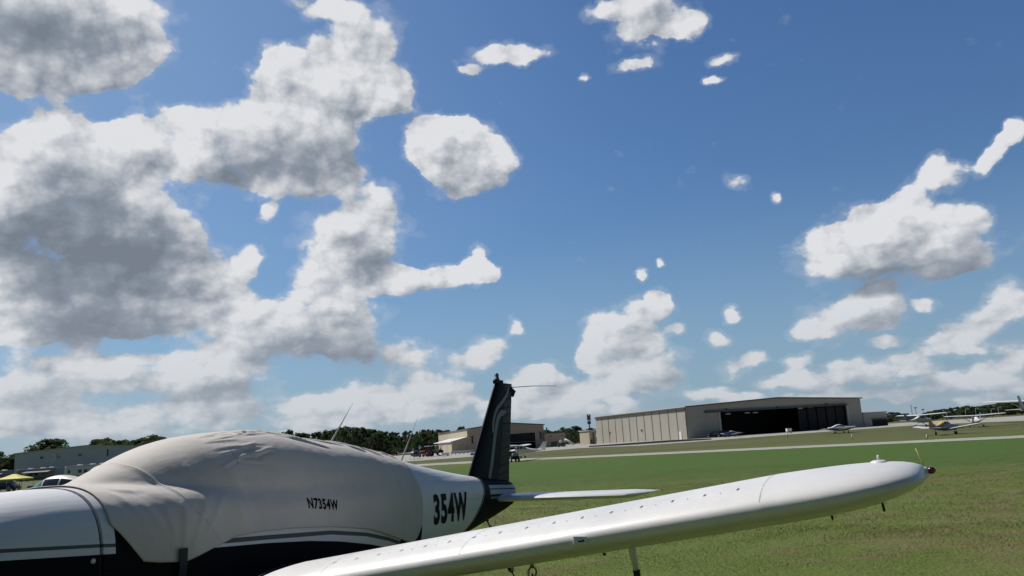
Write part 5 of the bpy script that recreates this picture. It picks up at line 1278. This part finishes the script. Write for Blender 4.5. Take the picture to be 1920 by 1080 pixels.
def tree(px, top, depth, wid, kind, label, group):
    p = at(px, depth); h = max(2., pix3(px, top, depth).z-p.z)
    t = thing('tree', label, 'tree', (p.x, p.y, p.z), random.random()*6.28, group)
    k = random.randrange(4); me, tm = TREES[kind][k]; w_ = wid/h
    for nm, d in (('crown', me), ('trunk', tm)):
        o = bpy.data.objects.new(nm, d); COL.objects.link(o); o.parent = t; o.scale = (h*w_, h*w_, h) if nm == 'crown' else (h, h, h)
def treeline(pts, step, d0, d1, kinds, where, group, wk=(.9, 1.4), rows=2):
    xs = [q[0] for q in pts]; ys = [q[1] for q in pts]
    for r in range(rows):
        x = xs[0]+random.random()*step*.5+r*step*.4
        while x < xs[-1]:
            y = np.interp(x, xs, ys); dep = d0+(d1-d0)*(r+random.random())/rows; kd = random.choice(kinds)
            gy = 832-.0645*(x-960); top = y+(gy-y)*(random.random()**1.6*.30+(.12 if r == 0 and rows > 1 else 0))
            hh = (gy-top)*dep/F+1.7
            tree(x, top, dep, hh*random.uniform(*wk), kd, KN[kd]+' '+where, group+', '+KN[kd]+'s')
            x += step*random.uniform(.7, 1.3)
treeline([(-70, 835), (0, 848), (14, 853), (30, 850)], 13, 345, 380, ['oak', 'oak', 'pine'], 'left of the long grey building', 'trees left of the grey building', rows=2)
treeline([(24, 851), (60, 845), (75, 828), (100, 821), (115, 823), (128, 836)], 13, 370, 400, ['oak', 'pale'], 'behind the left end of the grey building', 'trees behind the left end of the grey building', (1., 1.5))
treeline([(138, 835), (165, 833), (180, 824), (222, 821), (240, 828), (262, 822), (290, 815), (312, 816), (325, 822)], 13, 370, 410, ['oak', 'oak', 'pale'], 'behind the right part of the grey building', 'trees behind the right part of the grey building', (1., 1.5))
treeline([(505, 815), (520, 805), (545, 808), (580, 813), (615, 806), (650, 797), (675, 800), (710, 806), (735, 810), (780, 806), (820, 804), (862, 806)], 10.5, 330, 400, ['oak', 'pine', 'oak', 'pale'], 'in the wood behind the cabin cover and tan hangar', 'wood behind the cover', (.6, 1.0), rows=3)
treeline([(560, 815), (640, 800), (690, 800), (720, 812)], 17, 318, 332, ['pine', 'pine'], 'rising above the wood between the two whip antennas', 'pines between the whip antennas', (.38, .5), rows=1)
tree(866, 800, 400, 7, 'oak', 'tree whose round head shows just above the tan hangar roof, left of the fin', 'trees singled out')
treeline([(1022, 803), (1034, 806), (1046, 803), (1060, 800), (1080, 798), (1100, 801), (1116, 800)], 10, 330, 380, ['oak', 'pale', 'oak'], 'between the two hangars', 'trees between the hangars', (.8, 1.2))
tree(1027, 801, 330, 3.5, 'pine', 'thin pine next to the right end of the tan hangar roof', 'trees singled out')
treeline([(1655, 776), (1690, 770), (1705, 776), (1730, 775)], 13, 480, 560, ['oak', 'pine'], 'far off behind the low grey annex', 'far trees behind the low annex', (1.6, 2.4))
treeline([(1735, 771), (1760, 768), (1790, 763), (1820, 760), (1850, 759), (1875, 755), (1900, 753), (1925, 748), (1990, 744)], 10.5, 420, 500, ['oak', 'oak', 'pine'], 'in the far tree line on the right', 'tree line on the right', (1.5, 2.2), rows=3)
